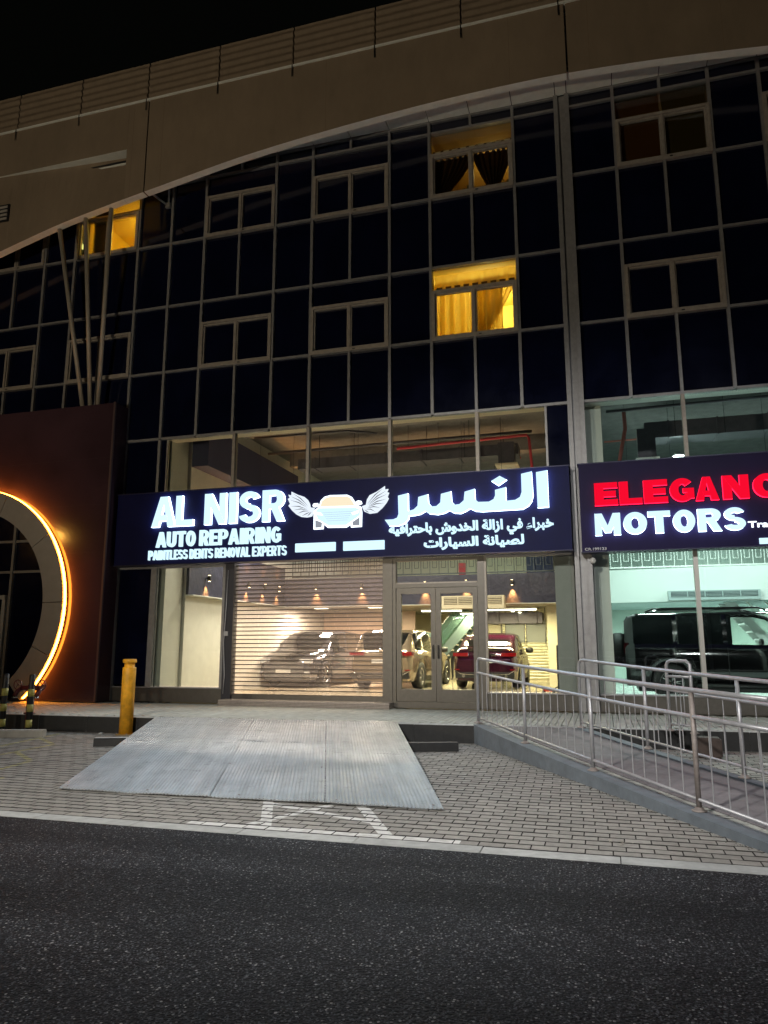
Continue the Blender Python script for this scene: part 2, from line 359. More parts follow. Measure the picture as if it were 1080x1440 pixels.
# ------------------------------------------------------------------ building grid
X0, MD, GAP = -9.968, .9565, .241
def cx(j): return X0+j*MD if j <= 10 else X0+10*MD+GAP+(j-20)*MD
ZD, ZC, ZB, ZA, ZT, ZTT = 6.43, 8.12, 9.84, 11.55, 13.21, 13.51
bld = empty('office_building', (-4,0,.3), label='office block with dark blue glass grid and a beige arched fascia at the top', cat='building')
BP = Vector((-4,0,.3))
def B(mb, name, parent=None):
    """build a part given in world coordinates under the building (or one of its parts)"""
    o = mb.build(name, parent or bld)
    o.matrix_parent_inverse = Matrix.Translation(-BP)
    return o
def BB(name, x0,x1,y0,y1,z0,z1, m, parent=None):
    if parent is None: return B(MB().box(x0,x1,y0,y1,z0,z1,m), name)
    return MB().box(x0,x1,y0,y1,z0,z1,m).build(name, parent)

winL = [(-9,-7),(-6,-4),(-3,-1),(1,3),(4,6),(7,9)]; winR = [(21,23),(24,26)]
colsL = [-9,-7,-6,-4,-3,-1,0,1,3,4,6,7,9,10]; colsR = [20,21,23,24,26,27]
mw = .032
# mullions (full height of the glass grid), doubles at the expansion joint run to the ground
for j in colsL+colsR:
    if j in (10, 20): continue
    BB('mullion', cx(j)-mw, cx(j)+mw, -.085, .03, ZD, ZTT, ALU)
for j in (10,20):
    BB('mullion', cx(j)-.045, cx(j)+.045, -.13, .05, .3, ZTT, ALU)
BB('joint_cover', cx(10)+.045, cx(20)-.045, -.06, .03, .3, ZTT, ALU)
for j0, j1 in winL+winR:
    m = (cx(j0)+cx(j1))/2
    for z0, z1 in ((ZD,ZC),(ZB,ZA),(ZT,ZTT)): BB('mullion', m-mw*.9, m+mw*.9, -.08, .03, z0+.03, z1-.03, ALU)
spans = list(zip(colsL[:-1], colsL[1:]))+list(zip(colsR[:-1], colsR[1:]))
for z in (ZD,ZC,ZB,ZA,ZT,ZTT):
    h = .028
    for a, b in spans:
        ea = .045 if a == 20 else mw; eb = .045 if b == 10 else mw
        BB('transom', cx(a)+ea, cx(b)-eb, -.075, .03, z-h, z+h, ALU)
allwin = set(winL+winR)
def pane(x0,x1,z0,z1,m=DGLASS,parent=None, name='glass_pane'):
    mb = MB().box(x0,x1,-.012,.008,z0,z1,m); r1, r2 = random.uniform(-.006,.006), random.uniform(-.004,.004); xm, zm = (x0+x1)/2, (z0+z1)/2
    mb.v = [(x,y+(r1*(x-xm)+r2*(z-zm) if y < 0 else 0),z) for x,y,z in mb.v]
    return mb.build(name, parent) if parent else B(mb, name)
lit = {((7,9),'A'):'dim', ((7,9),'B'):'bright', ((-3,-1),'A'):'orange', ((21,23),'A'):'brown'}
WGL = glassmat('window_glass', (.86,.88,.86), .8, .01)
for a, b in spans:
    iswin = (a,b) in allwin; x0, x1 = cx(a)+mw, cx(b)-mw; m = (cx(a)+cx(b))/2
    for z0, z1, tg in ((ZD,ZC,'D'),(ZC,ZB,'B'),(ZB,ZA,'F'),(ZA,ZT,'A'),(ZT,ZTT,'T')):
        if not iswin or tg in 'DFT':
            if iswin:
                pane(x0, m-mw, z0+.028, z1-.028); pane(m+mw, x1, z0+.028, z1-.028)
            else: pane(x0, x1, z0+.028, z1-.028)
            continue
        L = lit.get(((a,b),tg))
        g = WGL if L else DGLASS
        pane(x0, x1, z1-.56, z1-.028, g)
        f = MB(); t = .06; zt = z1-.57
        f.box(x0-.015, x1+.015, -.12, .03, zt-t, zt, ALUL); f.box(x0-.015, x1+.015, -.12, .03, z0-.03, z0+t, ALUL)
        f.box(x0-.015, x0+t, -.119, .03, z0+t, zt-t, ALUL); f.box(x1-t, x1+.015, -.119, .03, z0+t, zt-t, ALUL)
        f.box(m-.028, m+.028, -.105, .03, z0+t, zt-t, ALUL)
        W = B(f, 'window')
        # sliding sash rails set back a little and two panes
        s1 = MB(); 
        for xa, xb in ((x0+t, m-.028),(m+.028, x1-t)):
            s1.box(xa, xb, -.07, .0, z0+t, z0+t+.035, ALUL); s1.box(xa, xb, -.07, 0, zt-t-.03, zt-t, ALUL)
            s1.box(xa, xa+.03, -.069, 0, z0+t+.035, zt-t-.03, ALUL); s1.box(xb-.03, xb, -.069, 0, z0+t+.035, zt-t-.03, ALUL)
        so = s1.build('sash', W)
        for xa, xb in ((x0+t+.03, m-.058),(m+.058, x1-t-.03)):
            pane(xa, xb, z0+t+.035, zt-t-.03, g, W, 'pane')
        MB().box(m+.10, m+.16, -.135, -.121, z0+.0, z0+.02, TRIM).build('latch', W)
        if L:
            wall = {'dim':M('ochre_room_wall',(.42,.28,.08),.8), 'bright':M('yellow_room_wall',(.68,.52,.12),.8), 'orange':M('amber_room_wall',(.78,.55,.07),.8), 'brown':DBROWN}[L]
            r = MB(); X0_,X1_,Z0_,Z1_ = x0-.02,x1+.02,z0-.02,z1-.03; D = 2.2
            r.add([(X0_,.035,Z0_),(X1_,.035,Z0_),(X1_,.035,Z1_),(X0_,.035,Z1_),(X0_,D,Z0_),(X1_,D,Z0_),(X1_,D,Z1_),(X0_,D,Z1_)],
                  [(4,5,6,7),(0,1,5,4),(3,2,6,7),(0,3,7,4),(1,2,6,5)], wall)
            B(r, 'room_wall', None)
            e = {'dim':16,'bright':130,'orange':110,'brown':6}[L]; lc = {'dim':(1,.72,.25),'bright':(1,.84,.34),'orange':(1,.74,.16),'brown':(1,.55,.2)}[L]
            lp = empty('ceiling_lamp', ((x0+x1)/2+(.35 if L!='bright' else .15), 1.35, z1-.12), label='small ceiling lamp in the %s' % {'dim':'dim curtained room of the top floor','bright':'bright yellow curtained room of the middle floor','orange':'amber lit room behind the angled poles','brown':'brown dark room right of the joint'}[L], cat='lamp')
            if L == 'brown': [BB('blind', a_+.03, b_-.02, .08,.09, z0+.03, z1-.03, translucent(n_,c_)) for a_,b_,n_,c_ in ((x0,m,'brown_blind_cloth',(.22,.10,.03)),(m,x1,'olive_blind_cloth',(.14,.10,.03)))]
            MB().lathe([(.02,.05),(.09,.0),(.09,-.03),(.03,-.06)], (0,0,0), emitmat('room_lamp_glass_'+L, lc, 3)).build('lamp_shade', lp)
            lamp('lamp_light','POINT',(0,0,-.15), e, lc, lp, size=.08)
# curtains
def curtain(x0,x1,z0,z1,y,mat,label,tie=None,amp=.045,n=110,name='curtain'):
    mb = MB(); vs = []; rows = 14; ph = random.random()*6
    for i in range(rows+1):
        t = i/rows; z = z1+(z0-z1)*t
        for k in range(n+1):
            u = k/n; xa, xb = x0, x1
            if tie:  # gathered towards tie side below
                g = min(1, t*1.15)**1.3
                if tie == 'L': xb = x1+(x0+(x1-x0)*.25-x1)*g
                elif tie == 'R': xa = x0+(x1-(x1-x0)*.25-x0)*g
                elif tie == 'C': c = (x0+x1)/2; xa = x0+(c-.1-x0)*g; xb = x1+(c+.1-x1)*g
            vs.append((xa+(xb-xa)*u, y+amp*math.sin(u*46+ph+.9*math.sin(u*9))*(1+.4*t), z))
    fs = [(i*(n+1)+k, i*(n+1)+k+1, (i+1)*(n+1)+k+1, (i+1)*(n+1)+k) for i in range(rows) for k in range(n)]
    mb.add(vs, fs, mat, True); o = mb.build(name, fix=False)
    so = o.modifiers.new('thickness','SOLIDIFY'); so.thickness = .004
    tag(o, label, 'curtain'); return o
CUY = translucent('yellow_sheer_curtain', (.88,.72,.22)); CUD = translucent('dark_brown_curtain', (.13,.07,.02))
wx0, wx1 = cx(7)+.03, cx(9)-.03
curtain(wx0, wx1-.35, ZC+.05, ZB-.25, .30, CUY, 'pleated yellow sheer curtain covering the left of the bright middle floor window')
curtain(wx1-.95, wx1-.02, ZC+.05, ZB-.25, .38, CUY, 'yellow curtain swept aside at the right of the bright middle floor window', tie='L')
curtain(wx0, wx1, ZB-.42, ZB-.06, .22, translucent('gold_pelmet_cloth',(.85,.70,.24)), 'gold pelmet hanging across the top of the bright middle floor window', amp=.012, name='pelmet')
curtain(wx0, wx0+1.02, ZA+.05, ZT-.5, .25, CUD, 'dark tied curtain in the left half of the dim top floor window', tie='L')
curtain(wx0+.92, wx1, ZA+.05, ZT-.5, .25, CUD, 'dark tied curtain gathered in the right half of the dim top floor window', tie='C')
curtain(wx0, wx1, ZT-.50, ZT-.30, .20, translucent('dark_pelmet_cloth',(.16,.09,.03)), 'dark lace edged pelmet in the dim top floor window', amp=.012, name='pelmet')
# scalloped lace medallions on both pelmets
for zz, nm, mat in ((ZB-.40,'pelmet_trim', M('brown_lace',(.16,.09,.02),.8)), (ZT-.36,'pelmet_trim', M('pale_lace',(.8,.66,.4),.8))):
    parent = [o for o in bpy.data.objects if o.name.startswith('pelmet') and 'trim' not in o.name][0 if mat.name == 'brown_lace' else 1]
    k = 9
    for i in range(k):
        xc = wx0+.12+(wx1-wx0-.24)*i/(k-1); y = .16
        w = .07
        MB().prism([(xc-w,zz+.03),(xc+w,zz+.03),(xc+w*.8,zz-.03),(xc,zz-.06),(xc-w*.8,zz-.03)], y, y+.008, mat).build(nm, parent)
# small potted plants on the sill of the dim window
for i,(px,lab) in enumerate(((wx0+.78,'spiky potted plant at the middle of the dim top floor window sill'),(wx1-.18,'spiky potted plant at the right end of the dim top floor window sill'))):
    t = empty('potted_plant', (px,.14,ZA+.03), label=lab, cat='plant')
    MB().lathe([(.04,0),(.055,.08),(.05,.08)],(0,0,0),M('brown_pot',(.08,.04,.02),.7),12).build('pot', t)
    mb = MB()
    for k in range(16):
        a = random.uniform(0,6.28); l_ = random.uniform(.12,.26); s_ = random.uniform(.4,1)
        p1 = Vector((math.cos(a)*l_*.4*s_, math.sin(a)*.04, .08+l_*.8)); p2 = Vector((math.cos(a)*l_*s_, math.sin(a)*.07, .08+l_*.75))
        d = Vector((0,0,.008)); q = Vector((math.cos(a)*.01,0,.0))
        mb.add([(0,0,.07),p1-q,p1+q+d,p2],[(0,1,2),(1,3,2)],M('dark_plant_leaf',(.05,.07,.02),.6))
    mb.build('leaves', t, fix=False)
# orange room: blind strip mullion shadows come from the poles in front; partition inside
bx('partition', None, -12.46, -12.0, .10, .16, ZA, ZT-.05, M('dark_partition',(.02,.015,.01),.8))
MB().box(-12.86,-12.63,.10,.16,ZA,ZT-.05,M('dark_partition')).build('side_strip', bpy.data.objects['partition'])
tag(bpy.data.objects['partition'], 'dark partition inside the amber lit top floor room', 'partition')

# ------------------------------------------------------------------ arched fascia, parapet, soffit
arch = [(-19,10.15),(-16.5,10.95),(-14.43,11.56),(-12.69,12.02),(-11.09,12.33),(-10.23,12.47),(-9.12,12.66),(-7.86,12.87),(-6.51,13.03),(-5.4,13.13),(-4.2,13.22),(-3.05,13.29),(-2.06,13.32),(-.95,13.335),(-.1,13.32),(.73,13.27),(1.72,13.20),(2.55,13.12),(3.67,13.0),(5,12.82),(7,12.5)]
def az(x):
    for (a,za),(b,zb) in zip(arch, arch[1:]):
        if a <= x <= b:
            t = (x-a)/(b-a); return za+(zb-za)*t
    return arch[-1][1]
def sm_az(x): return sum(az(x+d) for d in (-.5,-.25,0,.25,.5))/5 if -18 < x < 6 else az(x)
FY = -.95
def fascia_piece(xs, ztop, yfront, yback, name, ybot=None):
    mb = MB(); vs = []
    for x in xs:
        zt = ztop; zb = sm_az(x); yf = yfront(x)
        vs += [(x,yf if ybot is None else ybot,zb),(x,yf,zt),(x,yback,zt),(x,yback if ybot is None else -.75,zb)]
    n = len(xs); fs_b = []; fs_o = []
    for i in range(n-1):
        a, b = i*4, (i+1)*4
        fs_o += [(a,b,b+1,a+1),(a+1,b+1,b+2,a+2),(a+2,b+2,b+3,a+3)]; fs_b += [(a+3,b+3,b,a)]
    fs_o += [(0,1,2,3),(n*4-4,n*4-3,n*4-2,n*4-1)]
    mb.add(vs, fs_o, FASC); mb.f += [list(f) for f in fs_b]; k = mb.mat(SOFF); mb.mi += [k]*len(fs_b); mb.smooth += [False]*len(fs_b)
    return B(mb, name)
def lin(a,b,n): return [a+(b-a)*i/n for i in range(n+1)]
fascia_piece(lin(-10.215,-.125,60), 15.0, lambda x: FY, -.75, 'fascia_panel')
fascia_piece(lin(-.085,7,40), 15.0, lambda x: FY, -.75, 'fascia_panel')
fascia_piece(lin(-10.80,-10.25,6), 15.0, lambda x: FY, -.75, 'fascia_panel')
fascia_piece(lin(-19,-10.803,40), 13.75, lambda x: FY+.30*max(0,min(1,(x+15.2)/4.4)), -.52, 'fascia_panel', FY)
mb = MB().box(-19,-10.803,FY,-.52,13.753,15.0,FASC); mb.box(-19,-10.81,FY+.004,-.53,13.747,13.753,SOFF); B(mb,'fascia_panel')
# faint vertical pour joints in the fascia as shallow grooves is left to the render relief; ledge under the parapet
B(MB().box(-19,7,FY-.035,-.75,15.0,15.045,SOFF), 'ledge')
xj = [-18.28,-16.28,-14.28,-12.3,-10.3,-8.31,-6.35,-4.32,-2.33,-.23,1.77,3.77,5.77]
PARM = M('ribbed_parapet_panel', (.25,.19,.13), .8, noise=.12, nscale=5)
for a, b in zip(xj, xj[1:]):
    mb = MB(); vs = []; nz = 40
    for i in range(nz+1):
        z = 15.045+1.06*i/nz; y = FY+.02+.018*math.sin(i/nz*2*math.pi*5.5)
        vs += [(a+.018,y,z),(b-.018,y,z)]
    k = len(vs); vs += [(a+.018,-.8,15.045),(b-.018,-.8,15.045),(a+.018,-.8,16.105),(b-.018,-.8,16.105)]
    fs = [(2*i,2*i+1,2*i+3,2*i+2) for i in range(nz)]+[(k,k+1,k+3,k+2),(2*nz,2*nz+1,k+3,k+2)]
    fs += [tuple([2*i for i in range(nz+1)]+[k+2,k]), tuple([2*i+1 for i in range(nz+1)]+[k+3,k+1])]
    mb.add(vs, fs, PARM, False); B(mb, 'parapet_panel')
for x in xj[1:-1]:   # dark slit drip joint running a little below the ledge
    B(MB().box(x-.012,x+.012,FY-.038,FY-.0355,14.72,15.046,BLK), 'drip_joint')
for x in (-10.65,-9.8,-1.3,.35,2.9,5.0,-5.5):
    B(MB().box(x-.004,x+.004,FY-.0015,FY+.01,sm_az(x)+.01,14.98,M('render_joint',(.22,.155,.10),.9)), 'render_joint')
# soffit panels between fascia and glass
sx = [cx(j) for j in range(-9,11)]+[cx(j) for j in range(20,28)]
for a, b in zip(sx, sx[1:]):
    if b-a < .5: a_, b_ = a+.008, b-.008
    else: a_, b_ = a+.010, b-.010
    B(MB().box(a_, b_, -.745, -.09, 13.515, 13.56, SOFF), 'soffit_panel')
B(MB().box(-19,7,-.75,-.0,13.58,13.62,BLK), 'soffit_backing')
B(MB().box(-19,7,-.75,14.2,14.6,14.9,SLABM), 'roof')
B(MB().box(-19,7,14.0,14.2,.3,14.6,GREYW), 'rear_wall')
# louvred opening in the fascia at far left
vent = B(MB().box(-15.8,-14.27,FY-.012,FY+.02,12.40,12.88,BLK), 'vent')
for k in range(4): MB().box(-15.76,-14.31,FY-.03,FY-.013,12.44+k*.11,12.50+k*.11,RINGM).build('louvre', vent)
# hanging truss brackets under the fascia (left of the arch crown)
for (bx0, node) in ((-10.08,12.59),):
    o = B(MB().tube([(-10.7,-.76,13.0),(-10.08,-.10,12.59)], .025, ALU), 'bracket')
    o = B(MB().tube([(-9.84,-.5,13.3),(-10.08,-.10,12.59)], .025, ALU), 'bracket')
    B(MB().box(-10.14,-10.02,-.15,-.086,12.52,12.66, ALU), 'bracket_plate')
# upper floors' slab closing the shops from above; side walls
B(MB().box(-19,7,.05,14,7.55,7.75,SLABM), 'floor_slab')

# ------------------------------------------------------------------ portal block with glowing ring
portal = empty('portal_block', (-14.7,-.5,.3), label='maroon granite entrance block with a large round opening at the left', cat='entrance')
PB = Vector((-14.7,-.5,.3))
CXR, CZR, RO, RI = -14.70, 2.47, 2.85, 2.31
def PP(mb, name, parent=None):
    o = mb.build(name, parent or portal)
    if not parent: o.matrix_parent_inverse = Matrix.Translation(-PB)
    return o
# stone slabs in courses round the hole: clipped grid of slabs
def hole_block():
    ys = -.57; x0, x1, z0, z1 = -19.0, -10.90, .3, 7.27
    rows = [z0,1.42,2.55,3.67,4.80,5.92,z1]
    n = 96; rin = RI+.3
    def rayrect(a):
        dx, dz = math.cos(a), math.sin(a); t = 1e9
        if dx > 1e-9: t = min(t,(x1-CXR)/dx)
        if dx < -1e-9: t = min(t,(x0-CXR)/dx)
        if dz > 1e-9: t = min(t,(z1-CZR)/dz)
        if dz < -1e-9: t = min(t,(z0-CZR)/dz)
        return t
    angs = sorted(set([2*math.pi*i/n for i in range(n)]+[math.atan2(z-CZR,x-CXR)%(2*math.pi) for x in (x0,x1) for z in (z0,z1)]))
    low = []
    mb = MB(); vs = []
    for a in angs:
        rr = rayrect(a); ri = min(rin, rr-.001)
        vs += [(CXR+ri*math.cos(a),ys,CZR+ri*math.sin(a)),(CXR+rr*math.cos(a),ys,CZR+rr*math.sin(a)),(CXR+ri*math.cos(a),-.12,CZR+ri*math.sin(a))]
    k = len(angs)
    fs = []
    for i in range(k):
        j = (i+1)%k; fs += [(3*i,3*i+1,3*j+1,3*j),(3*i,3*j,3*j+2,3*i+2)]
    mb.add(vs, fs, GRANITE)
    mb.add([(x1,ys,z0),(x1,-.0,z0),(x1,-.0,z1),(x1,ys,z1),(x0,ys,z1),(x0,0,z1)],[(0,1,2,3),(3,2,5,4)],GRANITE)
    PP(mb,'stone_face')
    # recessed joints as thin dark grooves between slabs (proud 1 mm shadow gap strips)
    J = M('dark_stone_joint',(.03,.014,.015),.7)
    for z in rows[1:-1]:
        dz = z-CZR
        if abs(dz) < RO+.1: xs_ = CXR+math.sqrt((RO+.1)**2-dz*dz)
        else: xs_ = x0
        PP(MB().box(xs_, x1-.01, ys-.001, ys+.01, z-.003, z+.003, J),'stone_joint')
hole_block()
PP(MB().box(-10.935,-10.885,-.60,-.555,.3,7.28,M('corner_trim',(.14,.10,.10),.35,.5)),'corner_trim')
def annulus(r0, r1, y0, y1, m, name, a0=-math.pi, a1=math.pi, parent=None, gaps=None):
    n = max(6,int((a1-a0)/(2*math.pi)*120)); vs = []
    for i in range(n+1):
        a = a0+(a1-a0)*i/n; c, s_ = math.cos(a), math.sin(a)
        for r, y in ((r0,y0),(r1,y0),(r1,y1),(r0,y1)): vs.append((CXR+r*c,y,CZR+r*s_))
    fs = []
    for i in range(n):
        p, q = i*4, i*4+4
        for k in range(4): fs.append((p+k,p+(k+1)%4,q+(k+1)%4,q+k))
    fs += [(0,1,2,3),(n*4,n*4+1,n*4+2,n*4+3)]
    mb = MB(); mb.add(vs, fs, m); return PP(mb, name, parent)
# the ring stands on the walkway: clip below ground by ending the arc
amin = -math.asin((CZR-.32)/RO)+.0
seams = [amin, -.42, .02, .62, 1.2, 1.8, 2.5, math.pi-amin]
for a, b in zip(seams, seams[1:]):
    annulus(RI, RO, -.74, -.60, RINGM, 'ring_panel', a+.003, b-.003)
annulus(RO+.003, RO+.014, -.695, -.625, ORL, 'led_strip', amin+.02, math.pi-amin-.02)
# glazing inside the ring
gz = MB(); gz.box(-17.3,-12.0,-.05,-.03,.34,5.2,DGLASS); PP(gz,'glass_pane')
for (x,z0,z1) in ((-13.93,.34,4.85),(-15.5,.34,4.85)): PP(MB().box(x-.035,x+.035,-.12,-.05,z0,z1,ALU),'mullion')
for z in (4.09,3.33): PP(MB().box(-17,-12.3,-.10,-.05,z-.03,z+.03,ALU),'transom')
PP(MB().box(-15.46,-14.02,-.16,-.05,2.66,2.76,M('white_door_frame',(.5,.48,.45),.4)),'door_frame')
PP(MB().box(-14.10,-14.0,-.16,-.05,.34,2.66,M('white_door_frame',(.5,.48,.45),.4)),'door_frame')
PP(MB().box(-14.09,-14.05,-.20,-.161,1.3,1.8,STEEL),'door_handle')

# three angled poles on top of the portal block
for i, (a, b, w) in enumerate((((-12.04,-.3,7.27),(-12.76,-.8,11.98),'leftmost, leaning most'),((-11.83,-.3,7.27),(-11.99,-.8,12.16),'middle'),((-11.62,-.3,7.27),(-11.25,-.8,12.30),'right, leaning right'))):
    o = MB().tube([a,b], .055, M('painted_pole',(.36,.32,.26),.5,.1,noise=.1), 14).build('slanted_pole')
    tag(o, ['long grey pole leaning furthest left from the granite block up to the arch','middle grey pole rising nearly upright from the granite block to the arch','grey pole leaning right from the granite block up to the arch'][i], 'pole', 'slanted poles on the granite block')

# ------------------------------------------------------------------ shop fronts
shop = empty('repair_shop', (-5.5,0,.3), label='grey framed repair shop front with double glass door under the winged car sign', cat='shop')
SB = Vector((-5.5,0,.3))
def SP(mb, name, parent=None):
    o = mb.build(name, parent or shop)
    if parent is None: o.matrix_parent_inverse = Matrix.Translation(-SB)
    return o
ZS0, ZS1 = 3.34, 5.02
def sbox(name,x0,x1,y0,y1,z0,z1,m,parent=None): return SP(MB().box(x0,x1,y0,y1,z0,z1,m),name,parent)
# upper band of windows (6.43 down to the sign)
ulines = [cx(-1)+.03, cx(0), -7.97, cx(4), cx(6)+.02, cx(8)+.02]
sbox('glass_pane', cx(-1)+.03, cx(0)-.03, -.012,.008, ZS1-.1, ZD-.03, DGLASS)
sbox('glass_pane', cx(0)+.03, -9.80, -.012,.008, ZS1-.1, ZD-.03, DGLASS)
sbox('mullion', cx(0)-.035, cx(0)+.03, -.085,.03, ZS1-.1, ZD-.03, ALU)
sbox('mullion', cx(-1)-.03, cx(-1)+.03, -.085,.03, .3, ZD-.03, ALU)
ux = [-9.80,-7.99,cx(4),cx(6),cx(8),-.88]
for a, b in zip(ux, ux[1:]):
    sbox('glass_pane', a+.035, b-.035, -.010,.004, ZS1-.1, ZD-.03, SHOPGL)
for x in ux[1:-1]: sbox('mullion', x-.035,x+.035,-.085,.06,ZS1-.1,ZD-.03,ALUL)
sbox('mullion', -9.80,-9.765,-.02,.05,ZS1-.1,ZD-.03,ALUL)
sbox('mullion', -.915,-.87,-.05,.03,ZS1-.1,ZD-.03,ALU)
sbox('glass_pane', -.87, cx(10)-.045, -.012,.008, ZS1-.1, ZD-.03, DGLASS)
sbox('window_head', -9.78,-.90,.03,.30,ZD-.02,ZD+.10,M('cream_window_head',(.66,.60,.48),.7))
# lower glazing
sbox('sill_panel', -10.88,-8.02,-.03,.25,.3,.60,DOORM)
sbox('sill_panel', -2.23,-.50,-.03,.25,.3,.60,DOORM)
sbox('sill_cap', -10.88,-8.0,-.06,.25,.60,.625,ALU)
sbox('sill_cap', -2.23,-.50,-.06,.25,.60,.625,ALU)
sbox('glass_pane', -10.88,-10.0,-.012,.008,.66,3.30,DGLASS)
sbox('glass_pane', -9.86,-8.12,-.010,.004,.66,3.30,SHOPGL)
sbox('mullion', -10.0,-9.86,-.07,.04,.625,3.36,ALU)
sbox('mullion', -8.14,-8.06,-.07,.04,.625,3.36,ALU)
sbox('transom', -10.88,-10.003,-.06,.03,3.30,3.36,ALU); sbox('transom', -9.857,-8.143,-.06,.03,3.30,3.36,ALU)
# shutter guides and posts
sbox('shutter_guide', -8.06,-7.84,-.10,.10,.3,3.36,M('dark_shutter_guide',(.05,.05,.06),.45,.5))
sbox('shutter_guide', -4.38,-4.17,-.10,.10,.3,3.36,DOORM)
SP(MB().tube([(-7.98,-.12,3.2),(-8.0,-.13,2.2),(-8.03,-.12,1.6),(-7.98,-.13,.9),(-8.0,-.12,.5)], .012, STEEL, 8), 'cable')
SP(MB().box(-8.03,-7.93,-.14,-.101,1.75,1.85,STEEL), 'lock_box')
# double door
sbox('door_frame', -4.17,-4.10,-.08,.06,.3,3.34,DOORM); sbox('door_frame', -2.38,-2.24,-.08,.06,.3,3.34,DOORM)
sbox('door_frame', -4.10,-2.38,-.08,.06,2.72,2.80,DOORM); sbox('door_frame', -4.10,-2.38,-.075,.06,3.28,3.34,DOORM)
sbox('glass_pane', -4.09,-2.39,-.010,.004,2.81,3.27,SHOPGL)
sbox('transom', -4.09,-2.39,-.079,.03,2.80,2.83,ALUL)
sbox('threshold', -4.10,-2.38,-.12,.06,.3,.42,DOORM)
for xa, xb, hs in ((-4.09,-3.262,1),(-3.253,-2.39,-1)):
    f = MB(); t=.10; z0, z1 = .425, 2.715
    f.box(xa,xa+t,-.06,.02,z0,z1,DOORM); f.box(xb-t,xb,-.06,.02,z0,z1,DOORM)
    f.box(xa+t,xb-t,-.059,.02,z0,z0+.24,DOORM); f.box(xa+t,xb-t,-.059,.02,z1-.12,z1,DOORM)
    d = SP(f,'door'); MB().box(xa+t,xb-t,-.025,-.010,z0+.24,z1-.12,SHOPGL).build('pane', d)
    hx = xb-.05 if hs == 1 else xa+.05
    MB().tube([(hx,-.075,1.28),(hx,-.12,1.30),(hx,-.12,1.52),(hx,-.075,1.54)], .012, DARKM, 8).build('handle', d)
# right window
sbox('glass_pane', -2.20,-.52,-.010,.004,.66,3.30,SHOPGL)
sbox('mullion', -2.24,-2.20,-.07,.04,.625,3.36,ALUL)
sbox('transom', -2.20,-.50,-.06,.03,3.30,3.36,ALU)
# entry step
stp = tag(bx('step', None, -7.95,-4.15,-.42,.35,.281,.40,M('tiled_step',(.36,.31,.27),.5,noise=.15,nscale=20,bump=.3,bscale=40)), 'low pinkish tiled step in front of the roller shutter', 'step')
for k in range(3): MB().box(-7.95,-4.15,-.425,-.4205,.300+k*.03,.304+k*.03,SAND).build('tile_joint', stp)

# roller shutter with clear perforated slats
sh = empty('roller_shutter', (-6.1,0,.42), label='closed see-through roller shutter with peach tinted clear slats between metal rods', cat='roller shutter')
SHB = Vector((-6.1,0,.42))
POLY = glassmat('clear_polycarbonate', (.99,.93,.88), .5, .12, .16, (.93,.76,.67))
RODM = M('shutter_rod_metal', (.10,.075,.06), .4, .4)
pitch = .0905; nsl = 32; zb = .46
rail = MB().box(-7.84,-4.38,-.03,.03,-.02,.07,DOORM); o = rail.build('bottom_rail', sh); o.matrix_parent_inverse = Matrix.Translation((6.1,0,0))
rod_m = MB().box(-1.73,1.73,-.010,.010,-.011,.011,RODM)
rod0 = rod_m.build('rod', sh); 
for i in range(nsl):
    z = .07+i*pitch
    o = rod0 if i == 0 else copy_part(rod0, sh)
    o.location = (-.01,0,z+.007)
seamsx = [-1.73,-1.15,-.52,-.02,.28,.62,.92,1.33,1.73]
for i in range(nsl-1):
    z = .07+i*pitch+.021
    pm = MB(); off = (i%2)*.04+random.uniform(-.02,.02); s_ = [-1.73]+[q+off for q in seamsx[1:-1]]+[1.73]
    for a, b in zip(s_, s_[1:]):
        # each slat is slightly bowed outwards and inset in its rods
        y = random.uniform(-.0015,.0015); h = pitch-.029
        pm.add([(a+.004,y,0),(b-.004,y,0),(b-.004,y-.009,h/2),(a+.004,y-.009,h/2),(b-.004,y,h),(a+.004,y,h)],[(0,1,2,3),(3,2,4,5)],POLY,False)
    pm.build('slat', sh, (0,0,z), fix=False)

# ------------------------------------------------------------------ right shop front
shr = empty('car_showroom', (3,0,.3), label='showroom front at the right with teal lit glass and a pale mullion', cat='shop')
def RP(x0,x1,y0,y1,z0,z1,m,name,parent=None):
    o = MB().box(x0,x1,y0,y1,z0,z1,m).build(name, parent or shr)
    if parent is None: o.matrix_parent_inverse = Matrix.Translation((-3,0,-.3))
    return o
RP(cx(20)+.05,7,-.03,.25,.3,.60,DOORM,'sill_panel'); RP(cx(20)+.05,7,-.06,.25,.60,.625,ALU,'sill_cap')
gx = [-.11,1.76,3.70,5.6,7]
for a, b in zip(gx, gx[1:]):
    RP(a+.04,b-.04,-.010,.004,.66,3.30,SHOPGL,'glass_pane')
    RP(a+.04,b-.04,-.06,.03,3.30,3.36,ALU,'transom')
for x in gx[1:]: RP(x-.04,x+.04,-.08,.05,.625,3.36,M('pale_mullion',(.52,.50,.46),.4,.3),'mullion')
hx = [-.15,cx(22),cx(24),cx(26),7]
for a, b in zip(hx, hx[1:]): RP(a+.035,b-.035,-.010,.004,ZS1-.1,ZD-.03,SHOPGL,'glass_pane')
for x in hx[1:-1]: RP(x-.035,x+.035,-.085,.06,ZS1-.1,ZD-.03,ALUL,'mullion')
RP(cx(20)+.05,7,.03,.30,ZD-.02,ZD+.10,M('white_window_head',(.70,.72,.70),.7),'window_head')

